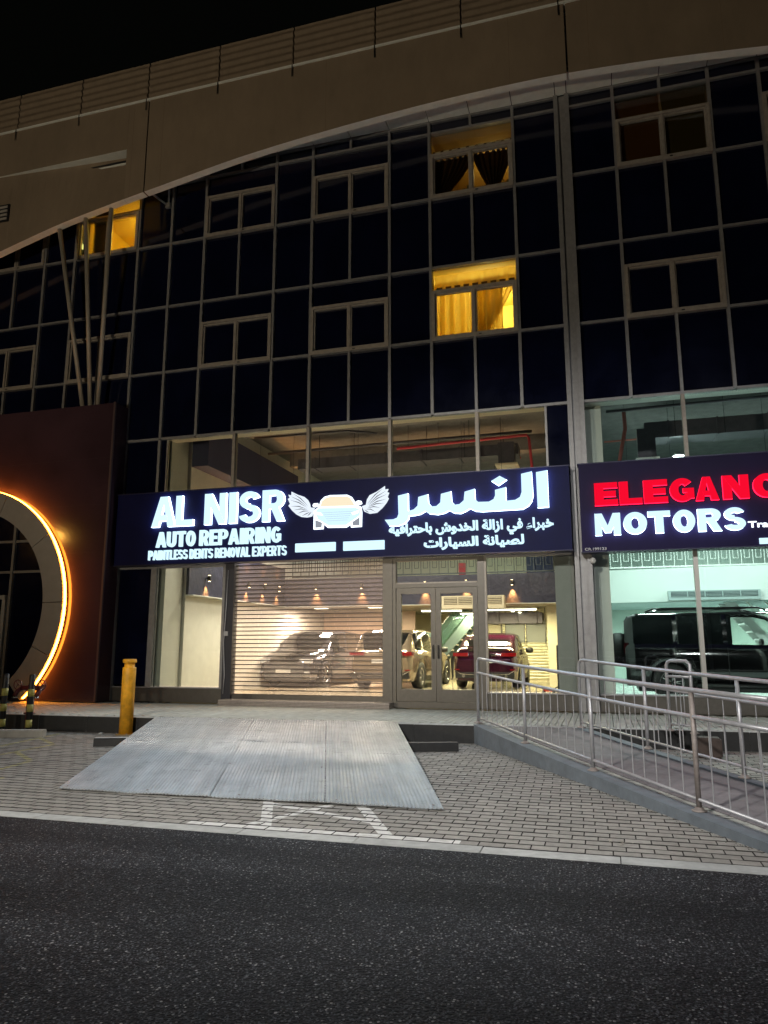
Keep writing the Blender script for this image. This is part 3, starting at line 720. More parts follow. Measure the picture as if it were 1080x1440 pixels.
# ------------------------------------------------------------------ interiors: structure
def st(name, x0,x1,y0,y1,z0,z1,m):
    o = MB().box(x0,x1,y0,y1,z0,z1,m).build(name); o['kind'] = 'structure'; return o
st('floor', -9.9,-.5,.25,14,.2,.35,FLOORM)
st('floor', -.1,7,.25,14,.2,.35,FLOORT)
st('party_wall', -.86,-.48,.26,14,.2,7.54,GREYW)
st('party_wall', -.44,.20,.27,14,.2,7.54,WHITEW)
st('party_wall', -9.98,-9.66,.9,14,.2,7.54,M('white_side_wall',(.62,.60,.52),.5,noise=.08,nscale=3))
st('column', -9.97,-9.74,.12,.88,.2,7.54,M('pale_column_paint',(.44,.44,.38),.6,noise=.05))
st('wall', -9.65,-6.25,10.3,10.4,.35,2.749,PEACH)
st('wall', -9.7,-.86,13.0,13.2,.35,7.5,CREAM)
st('wall', .2,7,11.0,11.2,.35,7.5,M('mint_wall_paint',(.50,.60,.54),.6,noise=.04))
# mezzanines
NAVYP = NAVYW
st('mezzanine', -9.64,-.87,6.72,13.0,2.75,3.0,M('mezzanine_underside',(.30,.27,.20),.8))
def curved_front(x0,x1,y,z0,zt,sag,m,name):
    mb = MB(); n = 24; vs = []
    for i in range(n+1):
        t = i/n; x = x0+(x1-x0)*t; yy = y-sag*(math.sin(math.pi*t))
        vs += [(x,yy,z0),(x,yy,zt),(x,yy+.14,zt),(x,yy+.14,z0)]
    fs = []
    for i in range(n):
        p, q = i*4, i*4+4
        for k in range(4): fs.append((p+k,p+(k+1)%4,q+(k+1)%4,q+k))
    fs += [(0,1,2,3),(n*4,n*4+1,n*4+2,n*4+3)]
    mb.add(vs,fs,m); o = mb.build(name); o['kind'] = 'structure'; return o
curved_front(-9.64,-.87,6.6,2.75,3.62,.0,NAVYP,'mezzanine_edge')
st('wall', -9.655,-9.58,.9,6.6,2.76,3.95,NAVYP)
st('ledge', -9.655,-9.44,.9,6.44,2.735,2.758,WHITEW)
st('ledge', -9.64,-.87,6.44,6.6,2.735,2.749,WHITEW)
st('wall', -9.655,-9.20,.9,6.6,5.95,6.95,M('dark_blue_beam',(.035,.035,.08),.7))
st('mezzanine', .2,7,6.72,11.0,2.72,3.0,M('mezzanine_white_underside',(.25,.33,.32),.8))
curved_front(.2,8.5,6.6,2.72,3.62,.35,M('white_balcony_panel',(.62,.66,.64),.5),'mezzanine_edge')

def balcony_rail(name, x0,x1,y,z0,m,label,step=.28):
    t = empty(name, ((x0+x1)/2,y,z0), label=label, cat='railing')
    c = (x0+x1)/2
    for z in (.06,.95): MB().box(x0-c,x1-c,-.02,.02,z-.02,z+.02,m).build('rail', t)
    n = int((x1-x0)/step); proto = None
    up = MB().box(-.009,.009,-.009,.009,.08,.93,m)
    loop = MB().box(.07,.084,-.008,.008,.25,.93,m); loop.box(.07,.21,-.008,.008,.236,.25,m); loop.box(.196,.21,-.008,.008,.25,.93,m)
    for i in range(n+1):
        x = x0+.02+i*step-c
        if proto is None: proto = up.build('baluster', t, (x,0,0)); lp = loop.build('loop', t, (x,0,0))
        else:
            copy_part(proto, t, (x,0,0))
            if i < n: copy_part(lp, t, (x,0,0))
    return t
balcony_rail('balcony_railing', -9.4,-.9,6.75,3.62,M('dark_rail_paint',(.04,.05,.05),.4),'dark patterned mezzanine railing above the navy band in the repair shop')
balcony_rail('balcony_railing', .3,6.8,6.55,3.62,M('white_rail_paint',(.72,.76,.72),.4),'white looped mezzanine railing above the curved panel of the right showroom')

# wall lamps with up and down light on the navy band and left wall
wl_m = M('wall_lamp_body',(.05,.045,.04),.4,.5)
lampspots = [(-9.56,1.72,3.22,'L'),(-9.56,2.85,3.22,'L'),(-9.56,3.95,3.24,'L'),(-9.56,5.0,3.26,'L'),(-9.56,6.0,3.27,'L'),
             (-8.49,6.58,3.35,'B'),(-7.00,6.58,3.35,'B'),(-5.01,6.58,3.35,'B'),(-3.77,6.58,3.37,'B'),(-2.43,6.58,3.35,'B')]
wpos = ['nearest the street on the left side wall','second from the street on the left side wall','third from the street on the left side wall','fourth from the street on the left side wall','last before the corner on the left side wall',
        'leftmost on the navy mezzanine band','second from left on the navy mezzanine band','above the left door leaf on the navy mezzanine band','above the right door leaf on the navy mezzanine band','in the right window on the navy mezzanine band']
WLE = emitmat('wall_lamp_lens',(1,.72,.40),14)
for (x,y,z,k),lb in zip(lampspots,wpos):
    dx, dy = (1,0) if k == 'L' else (0,-1)
    t = empty('wall_lamp', (x,y,z), label='small up and down wall lamp '+lb, cat='wall lamp', group='up and down wall lamps of the repair shop')
    MB().lathe([(.035,-.07),(.04,-.065),(.04,.065),(.035,.07)], (dx*.07,dy*.07,0), wl_m, 14).build('lamp_body', t)
    MB().box(min(0,dx*.03)-(.02 if dx==0 else 0),max(0,dx*.03)+(.02 if dx==0 else 0),min(0,dy*.03)-(.02 if dy==0 else 0),max(0,dy*.03)+(.02 if dy==0 else 0),-.03,.03,wl_m).build('bracket', t)
    MB().lathe([(.028,0),(.028,.006)], (dx*.07,dy*.07,.071), WLE, 12).build('lens', t)
    MB().lathe([(.028,0),(.028,.006)], (dx*.07,dy*.07,-.077), WLE, 12).build('lens', t)
    a = lamp('lamp_light','SPOT',(dx*.07,dy*.07,-.10),380,(1,.42,.09),t,size=.012,spot=R(60),blend=.95); a.rotation_euler = (R(12) if dx == 0 else 0, R(12) if dy == 0 else 0, 0)
    b = lamp('lamp_light','SPOT',(dx*.07,dy*.07,.10),170,(1,.42,.09),t,size=.012,spot=R(60),blend=.95); b.rotation_euler = (math.pi,0,0)

# tube lights / ceiling lights with their own light
TUBE = emitmat('tube_light_glass',(1,.93,.70),9); TUBEC = emitmat('cool_tube_glass',(.75,1,.93),9)
def tube_light(loc, L, e, col, mat, label, rz=0, size=.15, group='tube lights of the repair shop'):
    t = empty('tube_light', loc, rz, label=label, cat='ceiling light', group=group)
    MB().box(-L/2,L/2,-.045,.045,.0,.05,M('white_lamp_housing',(.7,.7,.68),.4)).build('housing', t)
    MB().tube([(-L/2+.03,0,-.02),(L/2-.03,0,-.02)], .018, mat, 8).build('tube', t)
    if e: lamp('lamp_light','AREA',(0,0,-.05),e,col,t,size=L,size_y=size)
    return t
WY = (1,.86,.50); WP = (1,.80,.58)
tube_light((-2.55,7.3,2.62),1.5,250,WY,TUBE,'long tube light under the mezzanine edge seen in the right window')
tube_light((-4.7,7.4,2.62),1.3,230,WY,TUBE,'tube light under the mezzanine seen through the left door leaf')
tube_light((-3.9,9.6,2.62),1.3,230,WY,TUBE,'tube light further under the mezzanine seen through the right door leaf')
for x_,y_,lb in ((-8.6,7.4,'left'),(-6.8,7.4,'right')):
    t = empty('downlight', (x_,y_,2.735), label='flush square downlight under the mezzanine behind the shutter, the %s one'%lb, cat='ceiling light', group='flush downlights behind the shutter')
    MB().box(-.22,.22,-.22,.22,-.01,.012,M('white_lamp_housing',(.7,.7,.68),.4)).build('housing', t); MB().box(-.2,.2,-.2,.2,-.014,-.0105,TUBE).build('lens', t)
    lamp('lamp_light','AREA',(0,0,-.03),210,(1,.80,.66),t,size=.4,size_y=.4)
tube_light((-3.0,11.3,2.62),1.4,190,WY,TUBE,'tube light near the back roller shutter')
# high lights of the double height front zone hang from the slab
for x,y,e,lb in ((-8.4,3.2,260,'left'),(-5.6,3.4,260,'middle'),(-2.7,3.0,210,'right')):
    t = empty('hanging_light', (x,y,5.3), label='long hanging light over the front bay of the repair shop, %s one'%lb, cat='ceiling light', group='hanging lights of the repair shop')
    MB().box(-.6,.6,-.05,.05,0,.05,M('dark_lamp_housing',(.05,.05,.05),.4)).build('housing', t)
    for sx_ in (-.5,.5): MB().tube([(sx_,0,.05),(sx_,0,2.2)], .004, DARKM, 6).build('wire', t)
    MB().box(-.58,.58,-.04,.04,-.012,-.001,emitmat('hanging_light_lens',(1,.85,.6),8)).build('lens', t)
    lamp('lamp_light','AREA',(0,0,-.03),e,(1,.88,.72),t,size=1.1,size_y=.1)
# row of small spots under mezzanine
for i in range(5):
    t = empty('spot_lamp', (-2.62+.13*i,8.2+i*.75,2.60-.0*i), label='small round ceiling spot number %d counting back from the street'%(i+1) if False else ['first small round spot of the receding row, nearest the street','second small round spot of the receding row from the street','third small round spot of the receding row, its middle one','fourth small round spot of the receding row from the street','last small round spot of the receding row, furthest back'][i], cat='ceiling light', group='receding row of ceiling spots')
    MB().lathe([(.05,.12),(.06,.04),(.06,0)],(0,0,0),M('white_lamp_housing',(.7,.7,.68),.4),12).build('housing', t)
    MB().lathe([(.045,0),(.045,.008)],(0,0,-.012),emitmat('spot_glass',(1,.92,.65),20),12).build('lens', t)
# right showroom lights
TC = (.76,1,.93)
tube_light((2.2,8.5,2.6),1.5,150,TC,TUBEC,'cool tube light under the mezzanine behind the black four by four',group='cool tube lights of the showroom')
tube_light((5.2,9,2.6),1.5,150,TC,TUBEC,'cool tube light at the right rear of the showroom',group='cool tube lights of the showroom')
for x,y,e,lb in ((1.3,3.6,270,'left'),(4.4,3.6,270,'right')):
    t = empty('hanging_light', (x,y,5.5), label='cool white hanging light over the black four by four, %s one'%lb, cat='ceiling light', group='hanging lights of the showroom')
    MB().box(-.6,.6,-.05,.05,0,.05,M('dark_lamp_housing',(.05,.05,.05),.4)).build('housing', t)
    for sx_ in (-.5,.5): MB().tube([(sx_,0,.05),(sx_,0,2.0)], .004, DARKM, 6).build('wire', t)
    MB().box(-.58,.58,-.04,.04,-.012,-.001,emitmat('cool_hanging_lens',(.75,1,.95),9)).build('lens', t)
    lamp('lamp_light','AREA',(0,0,-.03),e,TC,t,size=1.1,size_y=.1)
t = empty('floodlight', (2.05,4.2,6.20), label='bright oval light high in the right showroom, seen beside the upper mullion', cat='ceiling light')
MB().lathe([(.12,.08),(.14,.02),(.14,0)],(0,0,0),M('white_lamp_housing',(.7,.7,.68),.4),18).build('housing', t)
MB().lathe([(.13,0),(.12,-.03),(.06,-.05)],(0,0,-.002),emitmat('flood_glass',(.8,1,1),14),18).build('lens', t)
lamp('lamp_light','POINT',(0,0,-.12),30,TC,t,size=.1)
# upper mezzanine lights (they light the exposed ceiling)
for x,y,e,c,lb in ((-7,10,55,(.95,.95,1),'left one'),(-3.5,10,80,(.75,1,.85),'right one')):
    t = empty('ceiling_light', (x,y,5.6), label='hanging light over the mezzanine floor of the repair shop, '+lb, cat='ceiling light', group='lights over the mezzanine')
    MB().box(-.5,.5,-.06,.06,0,.05,M('dark_lamp_housing',(.05,.05,.05),.4)).build('housing', t)
    MB().box(-.48,.48,-.05,.05,-.012,-.001,emitmat('mezz_lens',(.85,1,.85),3)).build('lens', t)
    lamp('lamp_light','AREA',(0,0,-.03),e,c,t,size=1,size_y=.2)
t = empty('ceiling_light', (3.5,9,5.2), label='hanging light over the mezzanine floor of the right showroom', cat='ceiling light')
MB().box(-.5,.5,-.06,.06,0,.05,M('dark_lamp_housing',(.05,.05,.05),.4)).build('housing', t)
MB().box(-.48,.48,-.05,.05,-.012,-.001,emitmat('mezz_cool_lens',(.75,1,.9),4)).build('lens', t)
lamp('lamp_light','AREA',(0,0,-.03),60,TC,t,size=1,size_y=.2)

# exposed services above
def duct(name, pts_box, m, label, cat, parts=None):
    mb = MB(); mb.box(*pts_box, m); o = mb.build(name); tag(o, label, cat); return o
def beam(x0,x1,y0,y1,z0,z1,label,m=SLABM,cat='beam',name='ceiling_beam'):
    o = MB().box(x0,x1,y0,y1,z0,z1,m).build(name); return tag(o,label,cat)
beam(-9.2,-.87,2.6,2.95,7.2,7.54,'concrete ceiling beam nearest the glass in the repair shop')
beam(-9.2,-.87,5.9,6.3,7.1,7.54,'second concrete ceiling beam over the mezzanine edge')
def duct_t(x0,x1,y0,y1,z0,z1,label,nj=6):
    t = empty('air_duct', ((x0+x1)/2,(y0+y1)/2,z0), label=label, cat='duct')
    c = Vector(((x0+x1)/2,(y0+y1)/2,z0)); L = x1-x0
    MB().box(-L/2,L/2,-(y1-y0)/2,(y1-y0)/2,0,z1-z0,DUCTM).build('duct_run', t)
    for i in range(nj):
        x = -L/2+L*(i+.5)/nj; MB().box(x-.02,x+.02,-(y1-y0)/2-.02,(y1-y0)/2+.02,-.02,z1-z0+.02,DUCTM).build('flange', t)
        MB().tube([(x+.15,-(y1-y0)/2-.03,0),(x+.15,-(y1-y0)/2-.03,7.5-z0)], .007, DARKM, 6).build('hanger_rod', t)
    return t
duct_t(-8.2,-1.9,4.2,4.75,6.55,6.85,'long dark air duct running across the repair shop ceiling')
t = empty('air_diffuser', (-2.1,3.4,6.02), label='square lit air diffuser hanging left of the red pipe', cat='air diffuser')
fr = MB(); fr.box(-.28,.28,-.28,.28,0,.04,M('cream_diffuser',(.8,.68,.5),.5,emit=(1,.8,.5),estr=.0)); fr.build('frame', t)
for k in range(3):
    a = .20-.06*k; MB().box(-a,a,-a,a,-.012-.008*k,-.001-.008*k,M('diffuser_vane',(.85,.78,.62),.5)).build('vane', t)
MB().box(-.2,.2,-.2,.2,.042,.6,DUCTM).build('neck', t)
def pipe(pts, r, m, label, name='pipe'):
    o = MB().tube(pts, r, m, 10).build(name); return tag(o, label, 'pipe')
redpipe = pipe([(-4.9,3.0,6.60),(-3.7,3.0,6.64),(-1.55,3.0,6.70),(-1.50,3.0,6.6),(-1.40,3.0,5.0)], .035, REDP, 'thin red sprinkler pipe bending down at the right of the repair shop ceiling')
pipe([(-7.2,6.0,6.9),(-2.0,6.0,6.9)], .03, REDP, 'straight red pipe at the back of the repair shop ceiling')
pipe([(-9.0,3.9,7.0),(-1.5,3.9,7.05)], .04, DUCTM, 'grey pipe under the repair shop ceiling beside the duct')
pipe([(-8.5,2.0,6.9),(-6.0,2.2,6.95),(-5.4,2.8,7.0)], .03, DUCTM, 'short kinked grey pipe near the upper left windows')
for i,x in enumerate((-4.6,-3.8,-3.0,-2.2)):
    o = MB().tube([(x,3.0,6.6),(x,3.0,7.54)],.006,DARKM,6).build('hanger_rod', redpipe)
# right showroom services
pipe([(.35,2.6,7.0),(4,2.6,7.05),(7,2.6,7.1)], .035, DUCTM, 'dark pipe running high across the right showroom')
pipe([(.75,2.6,6.95),(.76,2.6,6.55),(.55,2.6,5.6),(.50,2.6,5.0)], .045, M('pinkish_pipe_paint',(.55,.16,.13),.5), 'fat reddish pipe bending down behind the left end of the upper showroom glass')
pipe([(.3,4.4,6.75),(7,4.4,6.85)], .022, M('pinkish_pipe_paint',(.55,.16,.13),.5), 'thin reddish pipe running across the showroom ceiling')
duct_t(1.25,6.8,3.6,4.3,6.55,6.95,'dark air duct across the right showroom ceiling',5)
t = empty('air_diffuser', (1.22,2.9,5.80), label='square pale air diffuser hanging below the showroom duct', cat='air diffuser')
MB().box(-.26,.26,-.26,.26,0,.04,M('white_diffuser',(.8,.8,.78),.5)).build('frame', t); MB().box(-.2,.2,-.2,.2,.042,.75,DUCTM).build('neck', t)
for k in range(3):
    a = .20-.06*k; MB().box(-a,a,-a,a,-.012-.008*k,-.001-.008*k,M('diffuser_vane_w',(.85,.85,.82),.5)).build('vane', t)

# ducted air conditioner panels
def ac_unit(x0,x1,y,z0,z1,m,slot,label,n=4):
    t = empty('air_conditioner', ((x0+x1)/2,y,z0), label=label, cat='air conditioner'); L = x1-x0; h = z1-z0
    MB().box(-L/2,L/2,0,.35,0,h,m).build('casing', t)
    w = (L-.1)/n
    for i in range(n):
        xa = -L/2+.05+i*w+.02; g = MB().box(xa,xa+w-.04,-.012,-.001,h*.32,h*.88,slot).build('grille', t)
        for k in range(4):
            zz = h*.32+h*.56*(k+.3)/4; MB().box(xa+.01,xa+w-.05,-.022,-.013,zz,zz+h*.05,m).build('vane', g)
    return t
ac_unit(-4.42,-2.62,6.1,2.60,2.96,M('cream_ac_casing',(.62,.55,.40),.5),M('brown_grille',(.10,.08,.05),.6),'cream ducted air conditioner hanging at the navy band behind the door')
ac_unit(1.75,4.0,6.15,2.74,2.99,M('grey_ac_casing',(.32,.38,.38),.5),M('dark_grille',(.03,.045,.05),.6),'grey slotted air conditioner set in the curved white panel',5)
# under-mezzanine clutter
duct_t(-3.6,-1.8,9.0,9.8,2.25,2.6,'dark bulky duct under the mezzanine above the red car',3)
t = empty('framed_mesh', (-2.35,9.2,1.65), label='pair of grey framed panels hanging on chains before the back shutter', cat='framed mesh')
for sx_ in (-.33,.33):
    p_ = MB().box(-.30,.30,-.015,.015,-.35,.35,M('grey_mesh_panel',(.20,.21,.20),.6)).build('panel', t, (sx_,0,.35))
    MB().box(-.31,-.29,-.025,.025,-.45,.95,DARKM).build('hanger', p_); MB().box(.29,.31,-.025,.025,-.45,.95,DARKM).build('hanger', p_)
# back roller shutter
t = empty('back_roller_shutter', (-2.45,12.9,.35), label='closed pale slatted roller shutter on the back wall of the repair shop', cat='roller shutter')
ns = 20
pr_ = MB(); pr_.add([(-1.1,0,0),(1.1,0,0),(1.1,-.03,.05),(-1.1,-.03,.05),(1.1,0,.10),(-1.1,0,.10)],[(0,1,2,3),(3,2,4,5)],M('pale_shutter_slat',(.66,.62,.44),.45)); s0 = pr_.build('slat', t)
for i in range(1,ns): copy_part(s0, t, (0,0,i*.106))
MB().box(-1.16,-1.10,-.06,0,0,2.2,DOORM).build('guide', t); MB().box(1.10,1.16,-.06,0,0,2.2,DOORM).build('guide', t)
st('pillar', -1.62,-1.05,8.6,9.2,.35,2.75,CREAM)
tag(bx('leaning_board', None, -1.10,-1.04,3.8,4.5,.36,1.55,BLK), 'narrow black board leaning beside the right party wall', 'board')
# staircase with glass balustrade behind the cars
t = empty('staircase', (-5.4,10.4,.35), label='inclined staircase with greenish glass balustrade behind the cars', cat='staircase')
GREENG = glassmat('green_balustrade_glass', (.62,.85,.78), 1.2, .02, .25, (.35,.55,.50))
for i in range(12):
    z = .18*(i+1); x = -.6+.16*i
    MB().box(x,x+.2,-.5,.5,z-.05,z,M('stair_tread',(.4,.38,.32),.6)).build('tread', t)
for y in (-.55,.52):
    MB().prism([(-.75,.0),(-.45,0),(1.45,2.1),(1.45,2.38),(1.2,2.38)],y,y+.03,M('stair_stringer',(.08,.12,.12),.4,.3)).build('stringer', t)
    MB().prism([(-.62,.28),(-.50,1.05),(.55,2.35),(1.15,2.38)],y+.005,y+.02,GREENG).build('balustrade_glass', t)
    MB().tube([(-.50,y+.015,1.07),(.55,y+.015,2.36)],.022,STEEL,8).build('handrail', t)

# ------------------------------------------------------------------ cars
def interp(tab, y):
    if y <= tab[0][0]: return tab[0][1]
    for (a,va),(b,vb) in zip(tab, tab[1:]):
        if y <= b:
            t = (y-a)/(b-a); t = t*t*(3-2*t)*.5+t*.5; return va+(vb-va)*t
    return tab[-1][1]
def make_car(name, label, cat, paint, L, W, H, top, belt, wid, wheels, wr, loc, rz, boxy=False, lower=TRIM, group=None):
    """local +Y is the front; base on z=0"""
    t = empty(name, loc, rz, label=label, cat=cat, group=group)
    ys = sorted(set([round(-L/2+L*i/52,4) for i in range(53)])); sect = []
    def sec(y):
        tp = interp(top,y); bl = min(interp(belt,y), tp-.015); w = interp(wid,y)*W/2
        g = max(0,min(1,(tp-bl)/(.38*H/1.65)))
        low = .24 if not boxy else .32
        arch_ = 0
        for wy in wheels:
            d = abs(y-wy)
            if d < wr*1.16: arch_ = max(arch_, math.sqrt((wr*1.16)**2-d*d)+wr)
        lowo = max(low, arch_)
        rw = w*(.80 if not boxy else .90)
        P = [(0,low),(w*.86,low),(w*.97,lowo),(w*1.0,max(lowo+.02,low+(bl-low)*.42)),(w*.995,max(lowo+.04,low+(bl-low)*.72)),(w*.955,bl-.02),(w*.93,bl+.012)]
        P += [((w*.93)+(rw-w*.93)*.55*g-(1-g)*w*.05, bl+(tp-bl)*.55), ((w*.93)+(rw-w*.93)*.92*g-(1-g)*w*.15, bl+(tp-bl)*.90), (rw*(.90 if not boxy else .95)-(1-g)*w*.18, tp-.012), (rw*.5, tp+.004), (0, tp+.010)]
        return P, g
    S = [sec(y) for y in ys]; n = len(ys); K = 12
    body = MB(); glass = {'windscreen':MB(),'rear_window':MB(),'side_window':MB()}
    cabin = [y for y,(p,g) in zip(ys,S) if g > .8]
    ylo, yhi = min(cabin), max(cabin)
    for sgn in (1,-1):
        vs = [(sgn*p[0],y,p[1]) for y,(P,g) in zip(ys,S) for p in P]
        bf = []; gf = []
        for i in range(n-1):
            for k in range(K-1):
                f = (i*K+k,i*K+k+1,(i+1)*K+k+1,(i+1)*K+k)
                ym = (ys[i]+ys[i+1])/2; gm = min(S[i][1],S[i+1][1]); slope = (interp(top,ys[i+1])-interp(top,ys[i]))/(ys[i+1]-ys[i])
                see = boxy and k in (6,7) and pillars(L,ylo,yhi)[2]+.07 < ym < pillars(L,ylo,yhi)[3]-.12 and gm > .75
                if not see: bf.append(f)
                if k in (6,7) and gm > .75 and ylo+.08 < ym < yhi-.08: gf.append(('side_window',f,ym))
        body.add(vs,bf,paint,True)
        # window glass panels slightly proud of the body
        for key,f,ym in gf:
            pil = any(abs(ym-py) < .055 for py in pillars(L, ylo, yhi))
            if pil: continue
            q = [Vector(vs[j])+Vector((sgn*.006,0,.0)) for j in f]; glass[key].add(q,[(0,1,2,3)],WGL if boxy and ym > pillars(L,ylo,yhi)[2]+.07 else CARGL,True)
        for i in range(n-1):
            slope = (interp(top,ys[i+1])-interp(top,ys[i]))/(ys[i+1]-ys[i]); ym = (ys[i]+ys[i+1])/2
            z = interp(top,ym); bl = interp(belt,ym)
            if abs(slope) > .33 and z > bl+.05:
                key = 'windscreen' if slope < 0 else 'rear_window'
                for k in (9,10):
                    f = (i*K+k,i*K+k+1,(i+1)*K+k+1,(i+1)*K+k)
                    nrm = Vector((0,(.7 if slope<0 else -.7),.7))*.008
                    q = [Vector(vs[j])+nrm for j in f]
                    glass[key].add(q,[(0,1,2,3)],CARGL,True)
        # end caps
        for i in (0,n-1):
            P, g = S[i]; y = ys[i]; cap = [(sgn*p[0],y,p[1]) for p in P]+[(0,y,P[0][1])]
            body.add(cap,[tuple(range(len(cap)))],paint)
    body.v = [tuple(v) for v in body.v]
    bo = body.build('body', t)
    bmm = bmesh.new(); bmm.from_mesh(bo.data); bmesh.ops.remove_doubles(bmm, verts=bmm.verts, dist=.0008); bmesh.ops.recalc_face_normals(bmm, faces=bmm.faces); bmm.to_mesh(bo.data); bmm.free()
    for k,g in glass.items():
        if g.f: g.build(k, t, fix=False)
    # underbody and sills
    MB().box(-W*.40,W*.40,-L/2+.25,L/2-.3,.20,.34,TRIM).build('underbody', t)
    for s_ in (-1,1):
        MB().box(min(s_*W*.44,s_*W*.49),max(s_*W*.44,s_*W*.49),wheels[0]+wr*1.2,wheels[1]-wr*1.2,.22,.36,lower).build('sill', t)
        for wy in wheels:
            wx = s_*(W/2-.13)
            wob = MB(); prof = [(wr*.62,-.11),(wr*.95,-.12),(wr,-.07),(wr,.07),(wr*.95,.12),(wr*.62,.11)]
            nn = 28; vs = []
            for r,o_ in prof: vs += [(o_,r*math.cos(2*math.pi*j/nn),r*math.sin(2*math.pi*j/nn)) for j in range(nn)]
            fs = [(i*nn+j,i*nn+(j+1)%nn,(i+1)*nn+(j+1)%nn,(i+1)*nn+j) for i in range(len(prof)-1) for j in range(nn)]+[(j,(j+1)%nn,(len(prof)-1)*nn+(j+1)%nn,(len(prof)-1)*nn+j) for j in range(nn)]
            wob.add(vs,fs,TYRE,True); w_ = wob.build('wheel', t, (wx,wy,wr))
            rb = MB(); xo = s_*.085
            rb.add([(xo*.3,wr*.62*math.cos(2*math.pi*j/24),wr*.62*math.sin(2*math.pi*j/24)) for j in range(24)],[tuple(range(24))],DARKM)
            for k in range(5):
                a = 2*math.pi*k/5
                for da in (-.16,.16):
                    c0 = Vector((xo,.03*math.cos(a),.03*math.sin(a))); c1 = Vector((xo*.9,wr*.60*math.cos(a+da),wr*.60*math.sin(a+da)))
                    rb.tube([c0,c1],.018,RIM,5)
            for (r0,r1) in ((wr*.57,wr*.63),):
                vs = []; m_ = 28
                for j in range(m_): a = 2*math.pi*j/m_; vs += [(xo*1.0,r0*math.cos(a),r0*math.sin(a)),(xo*1.25,r1*math.cos(a),r1*math.sin(a))]
                rb.add(vs,[(2*j,2*j+1,(2*j+3)%(2*m_),(2*j+2)%(2*m_)) for j in range(m_)],RIM,True)
            rb.build('rim', w_)
            # dark wheel well
            MB().lathe([(wr*1.13,-.12),(wr*1.13,.12)],(0,0,0),TRIM,20,False)
            ww = MB(); vs = []
            for o_ in (s_*(W/2-.02),s_*(W/2-.34)):
                vs += [(o_,wy+wr*1.14*math.cos(math.pi*j/16),wr+wr*1.14*math.sin(math.pi*j/16)) for j in range(17)]
            ww.add(vs,[(j,j+1,18+j,17+j) for j in range(16)],TRIM,True); ww.build('wheel_arch', t, fix=False)
        # mirror
        my = yhi-.30 if not boxy else yhi-.35; mz = interp(belt,my)+.08; mxw = W/2
        mo = MB(); mo.lathe([(.03,-.09),(.085,-.07),(.10,0),(.085,.07),(.03,.09)],(0,0,0),TRIM,14); mo_ = mo.build('mirror', t, (s_*(mxw+.10),my,mz)); mo_.scale = (1.25,.6,.95)
    # door shut lines
    for s_ in (-1,1):
        for py in pillars(L, ylo, yhi)[1:3]:
            w = interp(wid,py)*W/2
            MB().box(min(s_*w*1.001,s_*w*1.004),max(s_*w*1.001,s_*w*1.004),py-.005,py+.005,.40,interp(belt,py)-.05,TRIM).build('door_gap', t)
            MB().box(min(s_*w*.99,s_*w*1.02),max(s_*w*.99,s_*w*1.02),py+.06,py+.22,interp(belt,py)-.16,interp(belt,py)-.13,CHROME).build('door_handle', t)
    return t
def pillars(L, ylo, yhi): return [ylo+.12, ylo+(yhi-ylo)*.30, ylo+(yhi-ylo)*.60, yhi-.02]
def rear_kit(t, L, W, zt, plate=True, strip=False, bump=RIM, lampw=.36):
    y = -L/2
    for s_ in (-1,1):
        x0, x1 = sorted((s_*W*.25, s_*W*.475))
        MB().box(x0,x1,y-.022,y+.10,zt-.05,zt+.045,REDLT).build('tail_light', t)
        MB().box(*sorted((s_*W*.42,s_*W*.478)),y-.0,y+.22,zt-.05,zt+.05,REDLT).build('tail_light', t)
        MB().tube([(s_*W*.32,y-.05,.36),(s_*W*.32,y+.2,.36)],.045,CHROME,12).build('exhaust', t)
        MB().box(*sorted((s_*W*.38,s_*W*.46)),y-.03,y,.52,.55,REDLT).build('reflector', t)
    if strip: MB().box(-W*.17,W*.17,y-.016,y+.02,zt-.02,zt+.02,CHROME).build('trim_strip', t)
    MB().box(-W*.44,W*.44,y-.035,y+.1,.30,.46,TRIM).build('rear_bumper', t)
    MB().tube([(-W*.45,y-.045,.52),(-W*.36,y-.05,.42),(-W*.22,y-.05,.40),(W*.22,y-.05,.40),(W*.36,y-.05,.42),(W*.45,y-.045,.52)],.014,CHROME,6).build('bumper_trim', t)
    MB().box(-.24,.24,y-.03,y+.0,.72,.82,M('pale_number_plate',(.7,.7,.66),.5)).build('number_plate', t)
    MB().lathe([(.045,0),(.045,.01)],(0,0,0),CHROME,14).build('badge', t, (0,y-.012,zt+.10)).rotation_euler = (R(90),0,0)
suv_top = [(-2.35,.86),(-2.30,1.02),(-2.22,1.12),(-1.80,1.56),(-1.5,1.63),(-.4,1.67),(.35,1.62),(.62,1.52),(1.28,1.06),(1.9,.98),(2.2,.86),(2.33,.72)]
suv_belt = [(-2.35,.98),(-1.9,1.06),(0,1.02),(1.2,.98),(2.3,.7)]
suv_wid = [(-2.35,.86),(-2.15,.97),(-1.4,1.0),(1.3,1.0),(1.9,.95),(2.25,.82),(2.34,.66)]
c1 = make_car('parked_car','pale bronze SUV parked tail to the street behind the left door leaf','car',M('bronze_silver_paint',(.38,.30,.21),.18,.65,coat=1),4.7,1.90,1.67,suv_top,suv_belt,suv_wid,(-1.42,1.42),.37,(-5.80,7.25,.352),R(-3))
rear_kit(c1,4.7,1.90,.98)
sed_top = [(-2.40,.80),(-2.36,.98),(-2.22,1.12),(-2.05,1.17),(-1.55,1.38),(-1.0,1.52),(-.3,1.58),(.3,1.54),(.6,1.45),(1.25,1.02),(1.9,.93),(2.25,.80),(2.38,.66)]
